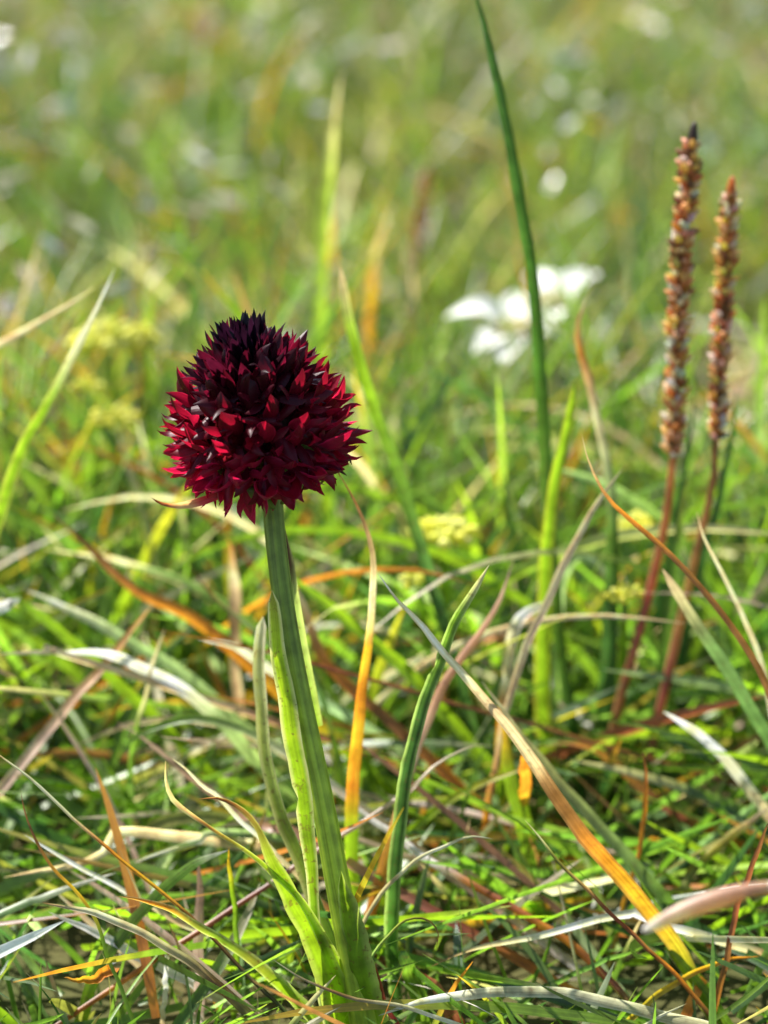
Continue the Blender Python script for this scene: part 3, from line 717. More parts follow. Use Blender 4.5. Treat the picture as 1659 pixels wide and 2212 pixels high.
# ------------------------------------------------------------------ the blades one can point at
exec_blades = [
 # label, points tip->base, mode, width(s), colours, extra
 ('tall dark green blade rising out past the top, over the edelweiss', [(1008, -70), (1030, 0), (1052, 70), (1076, 180), (1101, 300), (1126, 430), (1146, 560), (1160, 700), (1171, 850), (1181, 1000), (1192, 1150), (1204, 1330), (1220, 1460), (1248, 1620), (1270, 1790)], ('u', 8), (16, 20, 22, 24, 26, 28, 28, 26, 24, 24), ['dark', 'dark', (.05, .12, .02), (.06, .14, .02), 'green', 'green', 'dark', 'dark'], dict(roll=.6, twist=.2)),
 ('broad bright lime blade before the tall dark green one', [(1247, 824), (1232, 895), (1208, 990), (1193, 1080), (1182, 1200), (1174, 1330), (1171, 1450), (1176, 1560), (1186, 1650), (1200, 1800)], ('u', 0), (16, 22, 26, 29, 32, 35, 37, 38, 36), ['lime', 'lime', 'lime', 'lime', 'lime', 'lime', 'grass'], dict(roll=.1, twist=.3, fold=.35, tip=.06, edge=((.35, .12, .05), .35))),
 ('green blade with light margins and a nibbled upper edge', [(1058, 1220), (1022, 1278), (986, 1340), (958, 1405), (930, 1480), (905, 1560), (885, 1640), (871, 1720), (860, 1800), (852, 1900), (848, 2000), (851, 2100), (857, 2200)], ('u', 2), (10, 20, 24, 27, 29, 31, 32, 32, 30, 28), ['straw', 'grass', 'green', 'dark', 'dark', 'dark', 'dark', (.06, .14, .025), (.06, .14, .025), 'dark'], dict(roll=.2, twist=.1, fold=.5, edge=((.32, .40, .14), .7), notch=.24, jitter=.05, seg=44, tip=.05)),
 ('curling dry blade, brown above and orange to lime below', [(716, 1005), (738, 1036), (772, 1092), (796, 1155), (806, 1220), (803, 1300), (792, 1400), (781, 1500), (771, 1600), (763, 1680), (757, 1760), (759, 1850), (765, 1950), (772, 2080)], ('u', 3), (5, 10, 14, 17, 20, 24, 27, 29, 29, 28, 28), ['brown', 'brown', (.30, .20, .12), 'straw', 'amber', 'orange', 'amber', 'orange', 'lime', 'lime', 'lime', 'green'], dict(roll=-.3, twist=.8)),
 ('dead pinkish upright blade left of the stem', [(492, 1165), (502, 1200), (506, 1300), (508, 1400), (512, 1500), (518, 1640), (524, 1790)], ('u', 3), (16, 26, 22, 22, 22, 22), ['orange', 'pink', 'umber', 'pink', (.42, .24, .18), 'pink', 'straw', 'straw'], {}),
 ('thin wiry blade with a blackish tip crossing behind the stem', [(397, 1197), (430, 1252), (475, 1302), (530, 1350), (580, 1396), (616, 1408), (653, 1424), (690, 1490), (712, 1570), (722, 1660), (722, 1760), (716, 1880)], ('u', 4), (4, 7, 9, 11, 12, 12, 11, 10, 10), ['umber', 'brown', (.16, .2, .10), (.17, .24, .12), (.1, .15, .06), 'dark', 'olive', 'green', 'green', 'green'], dict(fold=.9)),
 ('bright blade with a whitish tip slanting at the picture side', [(249, 580), (215, 650), (170, 740), (120, 840), (76, 922), (40, 995), (8, 1080), (-25, 1190), (-60, 1400), (-80, 1700), (-85, 1850)], ('u', 8), (6, 18, 22, 26, 30, 32, 32, 32, 30), ['white', 'cream', 'lime', 'lime', 'lime', 'lime', 'lime', 'lime', 'grass', 'green'], dict(roll=.0, twist=.2, edge=((.45, .28, .12), .4))),
 ('dry pinkish straw crossing behind the bright whitish-tipped blade', [(207, 617), (150, 658), (80, 698), (0, 742), (-90, 800)], ('d', 400, 420), (10, 16, 18, 18), ['pink', 'pink', 'straw', 'straw', 'brown'], {}),
 ('lime blade passing behind the orchid head', [(437, 583), (470, 625), (510, 672), (550, 725), (620, 860), (690, 1010), (716, 1120), (738, 1230), (755, 1350), (772, 1560)], ('u', 6), (14, 24, 28, 28, 30, 32, 32, 30), ['amber', 'lime', 'lime', 'lime', 'lime', 'lime', 'lime', 'lime', 'lime', 'lime', 'lime', 'lime', 'grass'], dict(roll=.0, twist=.1)),
 ('orange dry tip just behind the lime blade at the head', [(505, 585), (525, 650), (548, 705), (600, 830), (650, 1000), (680, 1400)], ('u', 4), (8, 16, 20, 20), ['orange', 'straw', 'orange', 'olive'], {}),
 ('long slanting blade with a pale bead at its tip', [(733, 578), (748, 655), (775, 770), (802, 855), (832, 945), (862, 1035), (890, 1120), (915, 1200), (945, 1300), (975, 1400), (1000, 1500), (1024, 1600), (1048, 1700), (1070, 1800)], ('u', 4), (16, 22, 24, 25, 26, 27, 28, 30, 32), ['pink', 'lime', 'lime', 'grass', 'green', (.05, .11, .03), (.05, .11, .03), (.05, .11, .03), (.05, .11, .03), 'green', 'green'], dict(roll=.2, twist=.9, tip=.02)),
 ('tall pale green blade blurred behind the orchid', [(738, 160), (722, 260), (706, 400), (696, 560), (691, 720), (692, 900), (694, 1250)], ('u', 4), (14, 24, 28, 28, 28), ['pink', (.26, .33, .05), (.24, .33, .04), (.22, .33, .03), 'lime', 'grass'], dict(roll=.1)),
 ('bent orange blade behind the long slanting one', [(850, 440), (832, 490), (808, 570), (798, 680), (792, 790), (790, 1180)], ('u', 6), (10, 18, 24, 26, 24), ['straw', 'amber', 'orange', 'amber', 'olive'], {}),
 ('straw blade with a pale tip right of the slanting blade', [(876, 805), (862, 870), (848, 940), (838, 1010), (830, 1080), (822, 1340)], ('u', 4), (12, 22, 22, 22), ['straw', 'straw', 'straw', 'amber', 'lime'], {}),
 ('wide dark green blade with an orange hooked tip', [(1282, 622), (1258, 672), (1250, 730), (1266, 800), (1290, 900), (1311, 1000), (1326, 1100), (1324, 1200), (1319, 1300), (1315, 1450), (1311, 1560), (1310, 1790)], ('u', 8), (10, 20, 18, 22, 28, 34, 40, 40, 40), ['straw', 'orange', 'straw', (.2, .22, .13), 'green', 'dark', 'dark', 'dark', 'green', 'dark'], dict(roll=.3, fold=.5)),
 ('brown arching blade crossing in front of both plantain stems', [(1256, 937), (1268, 990), (1290, 1040), (1322, 1086), (1372, 1132), (1432, 1182), (1490, 1240), (1550, 1310), (1602, 1384), (1640, 1450), (1680, 1540), (1730, 1700)], ('d', 354, 364), (6, 11, 13, 15, 17, 19, 20, 20), ['straw', 'orange', 'brown', 'brown', 'brown', (.19, .12, .03), (.22, .14, .03), 'olive', 'olive'], dict(fold=.8)),
 ('grey green blade with a pink blunt tip slanting down', [(1432, 1230), (1470, 1290), (1520, 1370), (1570, 1450), (1620, 1530), (1672, 1610), (1740, 1720)], ('d', 372, 380), (18, 28, 30, 32, 32), ['pink', (.13, .21, .08), (.10, .18, .06), (.08, .16, .04), 'green', 'green'], dict(roll=.2, tip=.05)),
 ('thin straw blade beside the blunt pink-tipped one', [(1505, 1105), (1522, 1165), (1560, 1235), (1602, 1330), (1642, 1425), (1690, 1640)], ('d', 370, 378), (6, 11, 12, 12), ['pink', 'straw', 'straw', 'straw', 'olive'], {}),
 ('pale pink straw leaning across the lime blade', [(1347, 1008), (1310, 1062), (1270, 1122), (1230, 1192), (1190, 1280), (1130, 1420), (1090, 1540), (1080, 1600)], ('d', 374, 386), (10, 16, 16, 15, 15), ['straw', 'pink', 'pink', 'pink', 'orange', 'orange'], {}),
 ('long dead blade running down, straw above and orange below', [(815, 1236), (860, 1300), (906, 1346), (952, 1402), (1002, 1455), (1052, 1515), (1102, 1575), (1152, 1645), (1202, 1722), (1262, 1800), (1330, 1880), (1392, 1955), (1470, 2060), (1555, 2215)], ('u', -2), (8, 13, 16, 20, 25, 30, 34, 37, 38, 36, 32), ['white', 'straw', 'white', 'straw', 'pink', 'straw', 'brown', 'brown', 'orange', 'amber', 'amber', 'yellow', 'lime', 'grass'], dict(roll=.35, twist=.3, edge=((.16, .09, .04), .6))),  # white stops near the tip paint its shine
 ('dull green blade lying along the long dead one', [(1040, 1470), (1110, 1570), (1180, 1655), (1250, 1738), (1330, 1822), (1400, 1900), (1450, 1960), (1540, 2090)], ('u', 4), (10, 18, 24, 26, 26, 24), ['straw', (.22, .2, .1), (.18, .2, .08), (.14, .2, .07), 'green', 'green'], {}),
 ('withered blade with a folded cream hook at its top', [(1196, 1300), (1160, 1314), (1122, 1342), (1107, 1382), (1097, 1440), (1090, 1510), (1086, 1590), (1087, 1660), (1097, 1760), (1112, 1880)], ('u', 2), (12, 24, 26, 20, 24, 28, 34, 38, 38), ['cream', 'white', 'straw', 'straw', 'orange', 'amber', 'lime', 'lime', 'lime', 'grass'], dict(roll=.2, fold=.7, tip=.04)),
 ('lime blade beside the withered cream-hooked one', [(1085, 1560), (1100, 1660), (1120, 1740), (1140, 1820), (1160, 1930), (1170, 1990)], ('u', 4), (18, 34, 36, 34), ['amber', 'lime', 'lime', 'grass', 'green'], {}),
 ('short orange blade end hanging near the lime pair', [(1131, 1742), (1135, 1700), (1134, 1650), (1136, 1610)], ('d', 386, 374, 'free'), (20, 24, 22, 12), ['amber', 'orange', 'orange', 'orange'], dict(tip=.06, roll=0, fold=.15, twist=0)),
 ('pinkish orange blade leaning behind the nibbled green one', [(1112, 1205), (1082, 1288), (1042, 1360), (1000, 1412), (960, 1472), (930, 1542), (900, 1610), (872, 1710)], ('d', 380, 374), (8, 18, 22, 24, 22), ['pink', (.45, .22, .12), (.45, .22, .12), 'pink', 'amber', 'orange', 'olive'], {}),
 ('orange brown blade bent low across the turf', [(1195, 1604), (1262, 1610), (1312, 1636), (1362, 1682), (1422, 1732), (1482, 1772), (1560, 1805)], ('d', 398, 392), (12, 20, 22, 22, 24), ['orange', 'amber', 'redbrown', 'orange', 'orange', 'yellow', 'green'], {}),
 ('thin orange stalk curving beside the long dead blade', [(1390, 1620), (1394, 1720), (1388, 1800), (1366, 1885)], ('d', 372, 375), (6, 9, 10, 8), ['redbrown', 'orange', 'orange', 'amber', 'olive'], {}),
 ('brown stalk rising above the pink husk', [(1664, 1775), (1640, 1830), (1618, 1885), (1598, 1940), (1580, 2020)], ('d', 352, 356), (10, 13, 13, 12), ['brown', 'redbrown', 'brown', 'orange'], {}),
 ('thin wiry stalk, pale tip, red middle and green foot', [(1134, 1772), (1160, 1802), (1202, 1856), (1262, 1916), (1312, 1966), (1382, 2032), (1450, 2096), (1500, 2150), (1548, 2215)], ('d', 350, 352), (6, 8, 9, 10, 10, 11), ['cream', 'olive', (.25, .16, .07), 'redbrown', 'brown', 'orange', 'brown', 'olive', 'green'], dict(fold=.9)),
 ('shiny white dead blade with an orange end', [(922, 2092), (988, 2062), (1050, 2042), (1110, 2030), (1172, 2020), (1240, 2002), (1300, 1985), (1375, 1976), (1420, 1990)], ('d', 357, 362), (6, 12, 17, 19, 18, 16, 14), ['brown', 'straw', 'white', 'white', 'white', 'straw', 'redbrown', 'orange', 'amber'], dict(roll=.3)),  # white middle stops carry the blade's shine in the colour
 ('long blade lying slantwise, white at first then rusty', [(722, 1700), (790, 1760), (850, 1800), (900, 1840), (942, 1868), (1000, 1900), (1060, 1932), (1120, 1968), (1200, 2015), (1262, 2065), (1322, 2122), (1372, 2190)], ('d', 378, 360), (10, 15, 16, 16, 17, 17, 15), ['pink', 'white', 'white', 'white', 'orange', 'redbrown', 'orange', 'orange', 'redbrown', 'olive', 'olive'], {}),
 ('thin straw blade arching over beside the nibbled one', [(1064, 1812), (1022, 1807), (972, 1820), (922, 1845), (882, 1872), (832, 1922), (792, 1975), (770, 2030)], ('d', 352, 356), (5, 8, 9, 9, 9), ['cream', 'cream', 'straw', 'straw', 'brown', 'amber', 'orange'], {}),
 ('little green tendril curled over at the orchid foot', [(942, 2052), (946, 2020), (931, 1991), (906, 1981), (870, 1994), (836, 2025), (802, 2066)], ('d', 347, 350), (4, 6, 8, 8, 8), ['brown', 'olive', (.2, .28, .1), 'lime', 'grass', 'green'], dict(fold=.8)),
 ('grey weathered dead blade arched low with dark blotches', [(818, 2193), (870, 2176), (950, 2156), (1050, 2143), (1150, 2141), (1250, 2152), (1350, 2172), (1450, 2198), (1540, 2225), (1640, 2275)], ('d', 346, 350), (12, 20, 24, 25, 26, 26, 24), ['white', 'white', (.36, .34, .35), 'grey', (.34, .32, .33), 'grey', 'grey', (.42, .38, .30), 'straw', 'straw'], dict(roll=.35, twist=.1, fold=.3, blotch=(1, 1, 1, .8, .5), seg=44, edge=((.6, .57, .52), .5))),
 ('thin straw with an orange end lying across the stem foot', [(592, 2076), (640, 2104), (700, 2134), (760, 2156), (820, 2167), (880, 2178), (960, 2202), (1020, 2225)], ('d', 338, 342), (6, 8, 10, 10, 10), ['grey', 'brown', 'cream', 'cream', 'orange', 'orange', 'orange'], {}),
 ('reddish stalk bent down right of the stem foot', [(772, 2020), (790, 2060), (812, 2100), (826, 2145), (842, 2185), (866, 2230)], ('d', 350, 349), (8, 10, 10, 9), ['redbrown', 'redbrown', 'red', 'redbrown', 'brown'], {}),
 ('short broad green blade cut off at the orchid foot', [(866, 2052), (884, 2095), (900, 2140), (915, 2190), (928, 2250)], ('u', 0), (22, 34, 36, 34), ['dark', 'grass', 'grass', 'grass', 'green'], dict(tip=.04)),
 ('wilted reddish leaf next to the short broad green blade', [(905, 2095), (940, 2130), (965, 2170), (990, 2225), (1000, 2260)], ('u', 2), (10, 24, 34, 36), ['redbrown', (.35, .13, .09), (.35, .13, .09), 'redbrown', 'orange'], dict(roll=.4)),
 ('long thin blade slanting down, orange turning blackish', [(-45, 1600), (0, 1634), (52, 1672), (120, 1732), (172, 1782), (232, 1832), (290, 1880), (342, 1924), (402, 1972), (440, 2010)], ('d', 347, 350), (6, 7, 8, 8, 9, 9), ['orange', 'cream', 'straw', 'orange', 'amber', 'brown', 'umber', (.08, .08, .05), 'dark', 'green'], dict(fold=.9)),
 ('thin green blade with a brown upper half near the low bright blade', [(44, 1708), (60, 1782), (112, 1868), (170, 1932), (207, 1992), (232, 2062), (262, 2132), (295, 2225)], ('d', 346, 348), (4, 7, 8, 9, 9), ['brown', 'brown', 'amber', 'grass', 'green', 'green', 'green'], {}),
 ('bright green blade with a white tip bending to the low turf', [(491, 1837), (430, 1862), (372, 1902), (312, 1962), (262, 2022), (222, 2082), (192, 2142), (165, 2235)], ('d', 358, 360), (12, 20, 22, 24, 26, 28, 28), ['white', (.2, .32, .06), 'grass', 'grass', 'grass', 'lime', 'lime', 'grass'], dict(roll=.25)),
 ('slim upright yellow green blade beside the white-tipped bending one', [(492, 1830), (500, 1900), (508, 1980), (514, 2060), (510, 2150), (508, 2215)], ('u', 0), (8, 11, 12, 12), ['amber', 'lime', 'grass', 'lime', 'grass'], {}),
 ('thin upright blade with a pinkish tip over the straw tangle', [(358, 1356), (335, 1422), (315, 1492), (298, 1562), (287, 1622), (281, 1700), (280, 1800), (278, 1920)], ('u', 2), (5, 9, 11, 12, 12), ['pink', 'straw', 'grass', (.12, .2, .05), 'green', 'green'], {}),
 ('thin green blade close alongside the pink-tipped upright one', [(300, 1600), (282, 1660), (268, 1730), (262, 1820), (258, 1930)], ('u', 2), (5, 9, 10, 10), ['grass', 'green', 'green', 'green'], {}),
 ('flat pink and orange straw lying on the turf', [(8, 1896), (80, 1880), (170, 1866), (240, 1832), (305, 1798)], ('d', 368, 374), (10, 22, 26, 26, 24), ['pink', 'straw', 'pink', (.46, .24, .13), 'amber'], dict(roll=.3)),
 ('pale shining green blade lying flat under the flat pink straw', [(252, 1885), (200, 1900), (150, 1918), (75, 1946), (0, 1975)], ('d', 366, 362), (12, 18, 18, 16), ['white', 'pale', 'pale', (.2, .3, .12), 'green'], {}),  # whitened end is shine put into the colour
 ('pale green blade with a painted white sheen lying behind the upright pair', [(292, 1866), (340, 1846), (400, 1826), (445, 1812), (520, 1800)], ('d', 370, 378), (12, 16, 16, 15), ['white', 'pale', (.2, .32, .10), 'grass', 'green'], {}),  # sheen is the white stop at the tip
 ('wide olive blade folded over behind the narrow orchid leaf', [(310, 1802), (352, 1780), (400, 1766), (450, 1764), (510, 1776), (570, 1810)], ('d', 380, 384), (24, 28, 28, 26, 22), ['olive', (.26, .27, .09), (.2, .24, .06), 'olive', 'green'], dict(tip=.03)),
 ('whitish straw slanting over the flat pink one', [(52, 1803), (110, 1836), (162, 1866), (222, 1902), (275, 1930)], ('d', 362, 364), (7, 12, 12, 11), ['white', 'white', 'pink', 'white', 'straw'], {}),
 ('thick grey brown dead blade arching down past the low orchid leaf', [(93, 1950), (150, 1960), (215, 1978), (300, 2012), (380, 2060), (470, 2130), (560, 2215), (590, 2250)], ('d', 345, 348), (9, 14, 17, 20, 23, 24, 24), ['brown', 'cream', 'straw', (.35, .3, .18), 'brown', (.2, .19, .1), (.18, .18, .09), 'olive'], dict(fold=.6, blotch=(1, 1, .8))),
 ('straw with a painted white shine under the grey brown arched blade', [(108, 1972), (140, 1985), (190, 2008), (245, 2036), (290, 2060)], ('d', 358, 360), (10, 20, 20, 14), ['white', 'white', 'white', 'straw'], {}),  # white along the straw is painted shine
 ('broad dead rusty blade reaching behind the speckled leaf', [(250, 1560), (330, 1610), (402, 1672), (472, 1722), (542, 1772), (602, 1796), (660, 1812)], ('d', 385, 376), (8, 16, 22, 22, 21, 20), ['pink', (.4, .22, .14), (.36, .18, .11), (.36, .18, .11), 'redbrown', 'orange', 'amber'], {}),
 ('short straw tip above the twisted brown leaf tip', [(369, 1637), (402, 1664), (440, 1700), (472, 1722), (520, 1770)], ('d', 356, 362), (6, 10, 12, 10), ['straw', 'cream', 'brown', 'brown'], {}),
 ('upright pinkish dead blade under the slim yellow green one', [(432, 1862), (430, 1960), (430, 2040), (430, 2075)], ('d', 366, 362), (14, 22, 24, 26), [(.4, .2, .15), 'pink', 'pink', 'white'], {}),
 ('short white upright straw in the dark turf', [(358, 2048), (358, 2110), (354, 2170), (349, 2225)], ('d', 358, 360), (8, 11, 11, 9), ['cream', 'white', 'white', 'brown'], {}),
 ('curled rusty leaf scrap caught on the bright blade', [(138, 2112), (175, 2118), (212, 2112), (248, 2088)], ('d', 350, 352, 'free'), (4, 12, 22, 26), ['brown', 'amber', 'orange', 'orange'], dict(fold=1.0)),
 # blurred mid ground, left
 ('wide blade, brown then orange then lime, bent across the tangle', [(108, 1104), (170, 1160), (222, 1215), (272, 1258), (314, 1288), (382, 1316), (440, 1350), (520, 1420)], ('d', 398, 402), (10, 18, 26, 32, 33, 30, 26), ['brown', 'brown', 'orange', 'orange', 'amber', 'lime', 'lime', 'grass'], {}),
 ('broad pale green blade with a painted white glint arching down', [(120, 1412), (170, 1408), (222, 1412), (272, 1428), (332, 1452), (402, 1492), (462, 1542), (525, 1610)], ('d', 386, 392), (16, 24, 28, 29, 30, 31, 31), ['white', 'white', 'white', 'pale', (.25, .33, .13), (.2, .3, .09), 'grass', 'green'], dict(roll=.4)),  # white stops at the tip paint the glint as colour
 ('thin pinkish straw leading to the white glint', [(-30, 1415), (40, 1410), (100, 1408), (140, 1412), (180, 1425)], ('d', 382, 386), (12, 15, 15, 13), ['straw', 'pink', 'redbrown', 'pink'], {}),
 ('pale green blade slanting above the white glint', [(55, 1278), (140, 1312), (232, 1356), (322, 1410), (402, 1460), (470, 1520)], ('d', 402, 406), (14, 24, 28, 28, 26), ['white', 'pale', 'pale', (.26, .34, .15), 'grass'], {}),
 ('lime blade dropping in under the pale slanting one', [(-20, 1252), (60, 1312), (122, 1362), (192, 1414), (250, 1470)], ('d', 396, 400), (16, 24, 26, 24), ['grass', 'lime', 'lime', 'lime', 'grass'], {}),
 ('flat dry blade zigzag of pink and orange straw', [(332, 1308), (282, 1362), (222, 1442), (172, 1492), (122, 1560), (70, 1622)], ('d', 392, 386), (18, 22, 22, 20, 20, 18), ['amber', (.46, .24, .12), 'pink', 'pink', 'straw', 'pink'], {}),
 ('arched blade, green then straw, reaching behind the lime leaf', [(250, 1650), (292, 1590), (362, 1560), (422, 1552), (492, 1566), (562, 1592), (642, 1642), (720, 1700)], ('d', 384, 380), (14, 18, 19, 20, 20, 18), ['green', 'grass', (.24, .3, .12), 'cream', 'pink', 'pink', 'pink', 'white'], {}),
 ('hair thin red brown stalk lying behind the stem', [(318, 1357), (400, 1371), (500, 1391), (622, 1418), (700, 1440)], ('d', 378, 384), (5, 8, 9, 9), ['orange', 'redbrown', 'brown', 'redbrown', 'brown'], {}),
 ('pale grey green blade behind the dead pinkish upright', [(428, 1376), (500, 1396), (562, 1432), (640, 1480)], ('d', 392, 398), (14, 22, 22, 20), ['white', 'mint', 'pale', 'green'], {}),
 ('blade end with a painted white shine poking in over the tangle', [(42, 1294), (10, 1308), (-40, 1330)], ('d', 392, 396), (22, 26, 22), ['white', 'white', 'pale'], dict(tip=.05, roll=.4)),  # all-white colour stands in for a sun glint
 ('upright blade, brown above and lime below, left of the head', [(118, 840), (146, 950), (168, 1050), (190, 1130), (215, 1240), (235, 1360)], ('u', 4), (10, 18, 22, 22, 20), ['brown', 'brown', 'orange', 'amber', 'lime', 'grass'], {}),
 ('slender green stem standing left of the orchid head', [(315, 520), (318, 640), (323, 760), (329, 880), (337, 1000), (347, 1120), (362, 1340)], ('u', 4), (8, 16, 18, 18), ['straw', 'lime', 'grass', 'lime', 'grass', 'green'], {}),
 ('faint dark green blade behind the pale tassel', [(388, 430), (398, 520), (412, 640), (425, 760), (445, 1220)], ('u', 4), (14, 18, 18, 18), ['grass', 'green', 'dark', 'green'], {}),
 ('wide pale mint blade folded over beside the bright one', [(150, 958), (112, 978), (66, 1042), (26, 1110), (-10, 1190), (-40, 1400)], ('u', 6), (18, 34, 42, 44, 42), ['orange', 'pale', 'mint', 'mint', 'green'], dict(roll=.5)),
 ('pale mint blade slanting down right of the orchid head', [(760, 955), (800, 1050), (842, 1132), (885, 1212), (940, 1380)], ('u', 4), (14, 26, 26, 24), ['pale', 'mint', 'mint', 'green'], {}),
 ('lime blade slanting down from behind the stem', [(600, 1225), (640, 1256), (702, 1302), (762, 1352), (822, 1402), (880, 1450), (950, 1530)], ('d', 396, 402), (18, 26, 30, 30, 28), ['grass', 'lime', 'lime', 'lime', 'grass', 'green'], {}),
 ('orange blade bent close behind the stem', [(622, 1250), (650, 1300), (672, 1360), (702, 1430), (762, 1490), (840, 1560)], ('d', 400, 396), (20, 26, 24, 20, 20), ['straw', 'orange', 'brown', 'orange', 'amber', 'olive'], {}),
 ('faint orange blade lying far off at the meadow top', [(350, -15), (420, 48), (480, 100), (552, 152)], ('d', 840, 840), (24, 34, 34, 30), ['amber', 'orange', 'pink', 'straw'], {}),
 ('pale green blade standing along the right of the stones', [(1652, 640), (1645, 800), (1640, 1000), (1636, 1250), (1630, 1480)], ('u', 3), (12, 24, 28, 28), ['lime', (.2, .3, .06), 'pale', (.2, .3, .08), 'green'], {}),
 ('pale blade arching over beneath the wide dark green one', [(1352, 1345), (1338, 1290), (1312, 1245), (1276, 1212), (1240, 1206), (1215, 1260), (1205, 1400)], ('d', 405, 412), (12, 18, 20, 20, 18), ['pink', 'pale', 'pale', (.24, .34, .1), 'grass', 'green'], {}),
 ('green blade standing between the two plantain stems', [(1486, 1030), (1468, 1130), (1452, 1250), (1437, 1400), (1421, 1540), (1398, 1650), (1380, 1800)], ('u', 6), (10, 24, 28, 30, 28), ['olive', 'green', 'green', 'green', 'olive', 'green'], {}),
 ('dark green leaf hugging the blackish-tipped plantain', [(1502, 848), (1486, 960), (1470, 1080), (1446, 1200), (1420, 1330), (1340, 1700)], ('u', 3), (8, 18, 22, 24), ['dark', 'dark', 'dark', 'dark', 'green'], {}),
 ('dark green leaf hugging the orange-tipped plantain', [(1597, 838), (1580, 950), (1556, 1060), (1534, 1150), (1500, 1290), (1400, 1720)], ('u', 3), (8, 18, 22, 24), ['dark', 'dark', 'dark', 'dark', 'green'], {}),
 ('pink dead blade with a painted white shine lying near the slanting grey green one', [(1432, 1540), (1470, 1558), (1512, 1586), (1562, 1630), (1600, 1680)], ('d', 385, 388), (18, 24, 24, 20), ['white', 'white', 'pink', 'pink', 'orange'], dict(roll=.4)),  # shine painted by the white stops, pink and orange its own
 ('dark blade tip with a brown point at the thin straw', [(1602, 1296), (1640, 1342), (1690, 1400), (1780, 1560)], ('u', 2), (10, 20, 24), ['brown', 'dark', 'dark', 'green'], {}),
 ('bright lime blade fanning out below the pink husk', [(1440, 2045), (1500, 2118), (1552, 2190), (1590, 2250)], ('u', 4), (18, 28, 30), ['grass', 'lime', 'grass', 'grass'], {}),
 ('slim green blade lying under the pink husk', [(1396, 2042), (1320, 2072), (1244, 2102), (1180, 2132), (1130, 2165)], ('d', 362, 360), (8, 12, 12, 10), ['grass', (.1, .2, .06), 'green', (.12, .22, .08), 'green'], {}),
 ('thin green upright blade with a pink point by the straw arch', [(1012, 1768), (1004, 1820), (990, 1890), (970, 1970), (955, 2060)], ('u', 2), (4, 9, 11, 11), ['pink', 'grass', (.1, .2, .04), 'green'], {}),
 ('slim green blade slanting up behind the straw arch', [(1052, 1590), (1020, 1690), (985, 1790), (950, 1900), (930, 1990)], ('u', 3), (5, 9, 11, 11), ['grass', 'green', 'green', 'green'], {}),
 ('brown stalk leaning behind the nibbled green blade', [(1035, 1608), (985, 1628), (930, 1660), (880, 1710), (820, 1750)], ('d', 372, 368), (8, 11, 12, 10), ['straw', 'straw', 'redbrown', 'orange', 'brown'], {}),
 ('olive yellow blade rising from the right turf', [(1665, 1745), (1600, 1790), (1540, 1838), (1490, 1888), (1470, 1960)], ('d', 384, 378), (14, 20, 20, 18), ['pink', 'yellow', 'olive', 'lime', 'green'], {}),
 ('orange yellow blade arching low under the pink husk', [(1640, 2065), (1560, 2078), (1490, 2105), (1420, 2150), (1370, 2195)], ('d', 358, 354), (8, 13, 14, 12), ['orange', 'amber', 'yellow', 'amber', 'olive'], {}),
 ('pale straw crossing the thin orange stalk low down', [(1485, 2165), (1440, 2190), (1390, 2216), (1340, 2240)], ('d', 347, 346), (6, 9, 9), ['cream', 'pink', 'straw'], {}),
 ('grey green blade leaning out of the dark turf', [(40, 2110), (70, 2170), (85, 2230)], ('u', 2), (10, 20, 24), ['pale', 'green', 'dark'], {}),
 ('thin dark green blade by the grey weathered one', [(1200, 1990), (1180, 2060), (1150, 2130), (1135, 2200)], ('u', 2), (4, 9, 10), ['grass', 'green', 'green'], {}),
]
for e in exec_blades:
    blade(e[0], e[1], e[2], e[3], e[4], **e[5])

# fat blurred husk in front, lower right
def husk():
    pts = [(1388, 2010), (1415, 1998), (1450, 1980), (1490, 1962), (1530, 1948), (1570, 1936), (1605, 1926), (1660, 1916), (1730, 1905), (1800, 1900)]
    P0 = [at_d(x, y, .296) for x, y in pts]
    end = P0[-1] + Vector((.02, .004, -.02)); end2 = Vector((end.x + .015, end.y + .004, 0))
    root = empty('dry_husk', end2); tag(root, 'fat pinkish dry grass husk sticking in over the turf', 'husk')
    P = spline(P0[:8], 30)
    me, org = tube_mesh('husk', P, [px(a, .296) / 2 for a in (10, 26, 34, 38, 42, 44, 42, 36, 30, 28)], [COL['white'], (.60, .42, .33), (.52, .34, .26), (.50, .31, .22), (.50, .30, .21), (.50, .30, .18)], M_STEM, 12, ribs=.03, ribn=5)
    o = link('husk', me, root); o.location = org - end2
    P = spline(P0[6:] + [end, end2], 24)
    me, org = tube_mesh('stalk', P, [px(24, .296) / 2, px(18, .296) / 2, px(14, .296) / 2], [COL['cream'], COL['straw'], COL['olive']], M_STEM, 8)
    o = link('stalk', me, root); o.location = org - end2
husk()

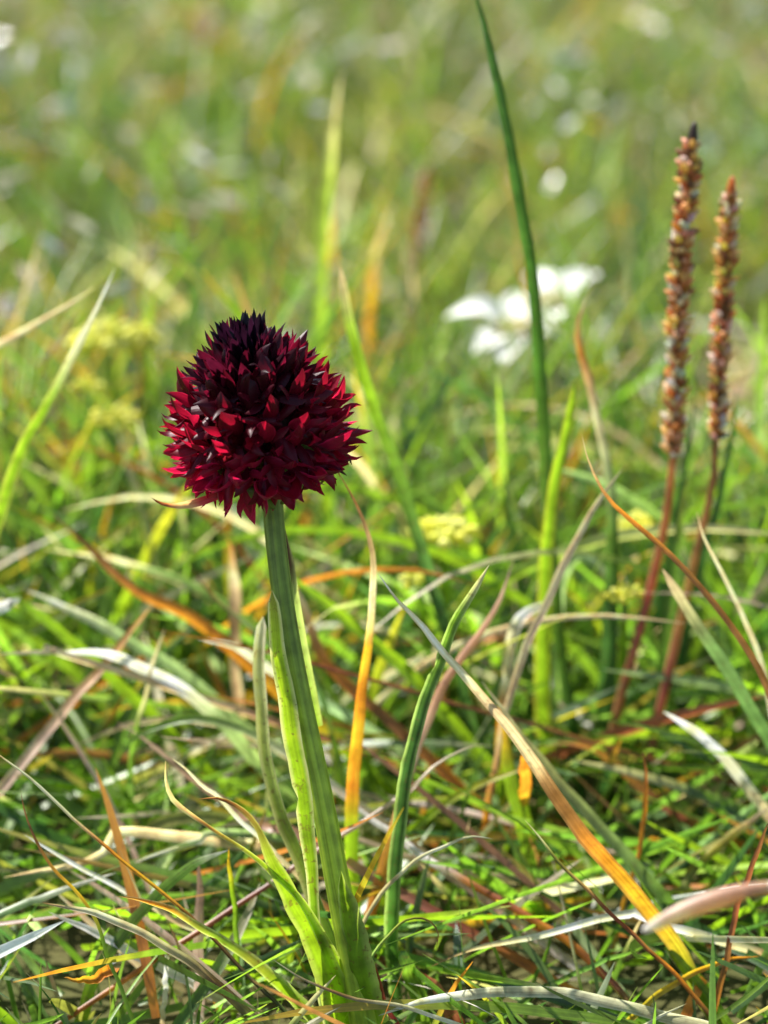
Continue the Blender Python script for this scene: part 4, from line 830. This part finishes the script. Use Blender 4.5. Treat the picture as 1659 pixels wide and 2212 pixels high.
# ------------------------------------------------------------------ further single blades of the near turf, alike within each group
def random_blades(n, label, group, cols, hrange, wrange, tilt, yr=(.348, .42), seed=1, bend=(.2, 1.2), side=False):
    r = random.Random(seed)
    for i in range(n):
        y = r.uniform(*yr); x = r.uniform(-.155, .155) * y / .36
        cap = float(np.interp(y, [.34, .36, .38, .41], [.018, .026, .040, .055]))
        a = r.uniform(-.2, math.pi + .2); th = abs(r.gauss(*tilt)); b = r.uniform(*bend)
        if side: a = r.choice((0, math.pi)) + r.gauss(0, .45)
        h = r.uniform(*hrange) if side else min(r.uniform(*hrange), cap / max(math.cos(th + b * .45), .5))
        p = Vector((x, y, 0)); P = [p.copy()]
        for k in range(7):
            t = (k + .5) / 7; g = th + b * t ** 1.3
            p = p + Vector((math.sin(g) * math.cos(a), math.sin(g) * math.sin(a), math.cos(g))) * h / 7; a += r.uniform(-.12, .12)
            p.z = max(p.z, .0015); P.append(p.copy())
        top = max(q.z for q in P)
        if side and top > cap: P = [Vector((q.x, q.y, q.z * cap / top)) for q in P]
        w = r.uniform(*wrange) * MM
        cc = [COL[c] for c in r.choice(cols)]
        me, org = ribbon_mesh('grass_blade', spline(P[::-1], 14), [w * .4, w * .85, w, w, w * .9], cc, M_BLADE, r.uniform(-1.0, 1.0), r.uniform(-.8, .8), r.uniform(-.5, .5))
        o = link('grass_blade', me); o.location = org; tag(o, label, 'grass blade', group)
random_blades(60, 'slim plain green blade standing in the near turf', 'plain green blades of the near turf', [('grass', 'green', 'green'), ('green', 'green', 'dark'), ('lime', 'grass', 'green')], (.03, .075), (.9, 1.9), (.5, .3), seed=21)
random_blades(26, 'lime yellow young blade standing in the near turf', 'lime yellow blades of the near turf', [('lime', 'lime', 'grass'), ('yellow', 'lime', 'lime')], (.03, .075), (1.1, 2.1), (.45, .3), seed=22)
random_blades(26, 'dry orange and brown blade bent down into the near turf', 'dry orange blades of the near turf', [('orange', 'orange', 'amber'), ('brown', 'orange', 'olive'), ('redbrown', 'brown', 'orange')], (.02, .034), (.7, 1.4), (.8, .3), seed=23)
random_blades(18, 'dead pale straw blade bent down into the near turf', 'dead straw blades of the near turf', [('white', 'straw', 'pink'), ('pink', 'pink', 'straw'), ('straw', 'cream', 'straw')], (.02, .032), (.7, 1.4), (.8, .3), seed=24)
random_blades(48, 'slender upright green blade standing among the plantains and behind the orchid', 'upright green blades behind the orchid', [('lime', 'grass', 'green'), ('straw', 'grass', 'green'), ('orange', 'lime', 'green'), ('green', 'dark', 'green')], (.034, .052), (.9, 1.7), (.16, .10), yr=(.385, .44), seed=25)
random_blades(36, 'long green blade arching over sideways in the loose grass round the orchid', 'long arching green blades', [('grass', 'lime', 'green'), ('pale', 'grass', 'green'), ('green', 'green', 'green'), ('straw', 'lime', 'grass')], (.05, .095), (.8, 1.7), (.25, .15), yr=(.362, .46), seed=26, bend=(1.1, 2.0), side=True)
random_blades(26, 'long dry straw blade arching over sideways in the loose grass', 'long arching straw blades', [('white', 'straw', 'pink'), ('pink', 'pink', 'straw'), ('straw', 'straw', 'olive')], (.045, .085), (.6, 1.2), (.3, .2), yr=(.362, .46), seed=27, bend=(1.1, 2.0), side=True)
random_blades(18, 'long rusty orange blade arching over sideways in the loose grass', 'long arching orange blades', [('orange', 'amber', 'olive'), ('brown', 'orange', 'lime'), ('orange', 'redbrown', 'amber')], (.045, .085), (.6, 1.2), (.3, .2), yr=(.362, .46), seed=28, bend=(1.1, 2.0), side=True)
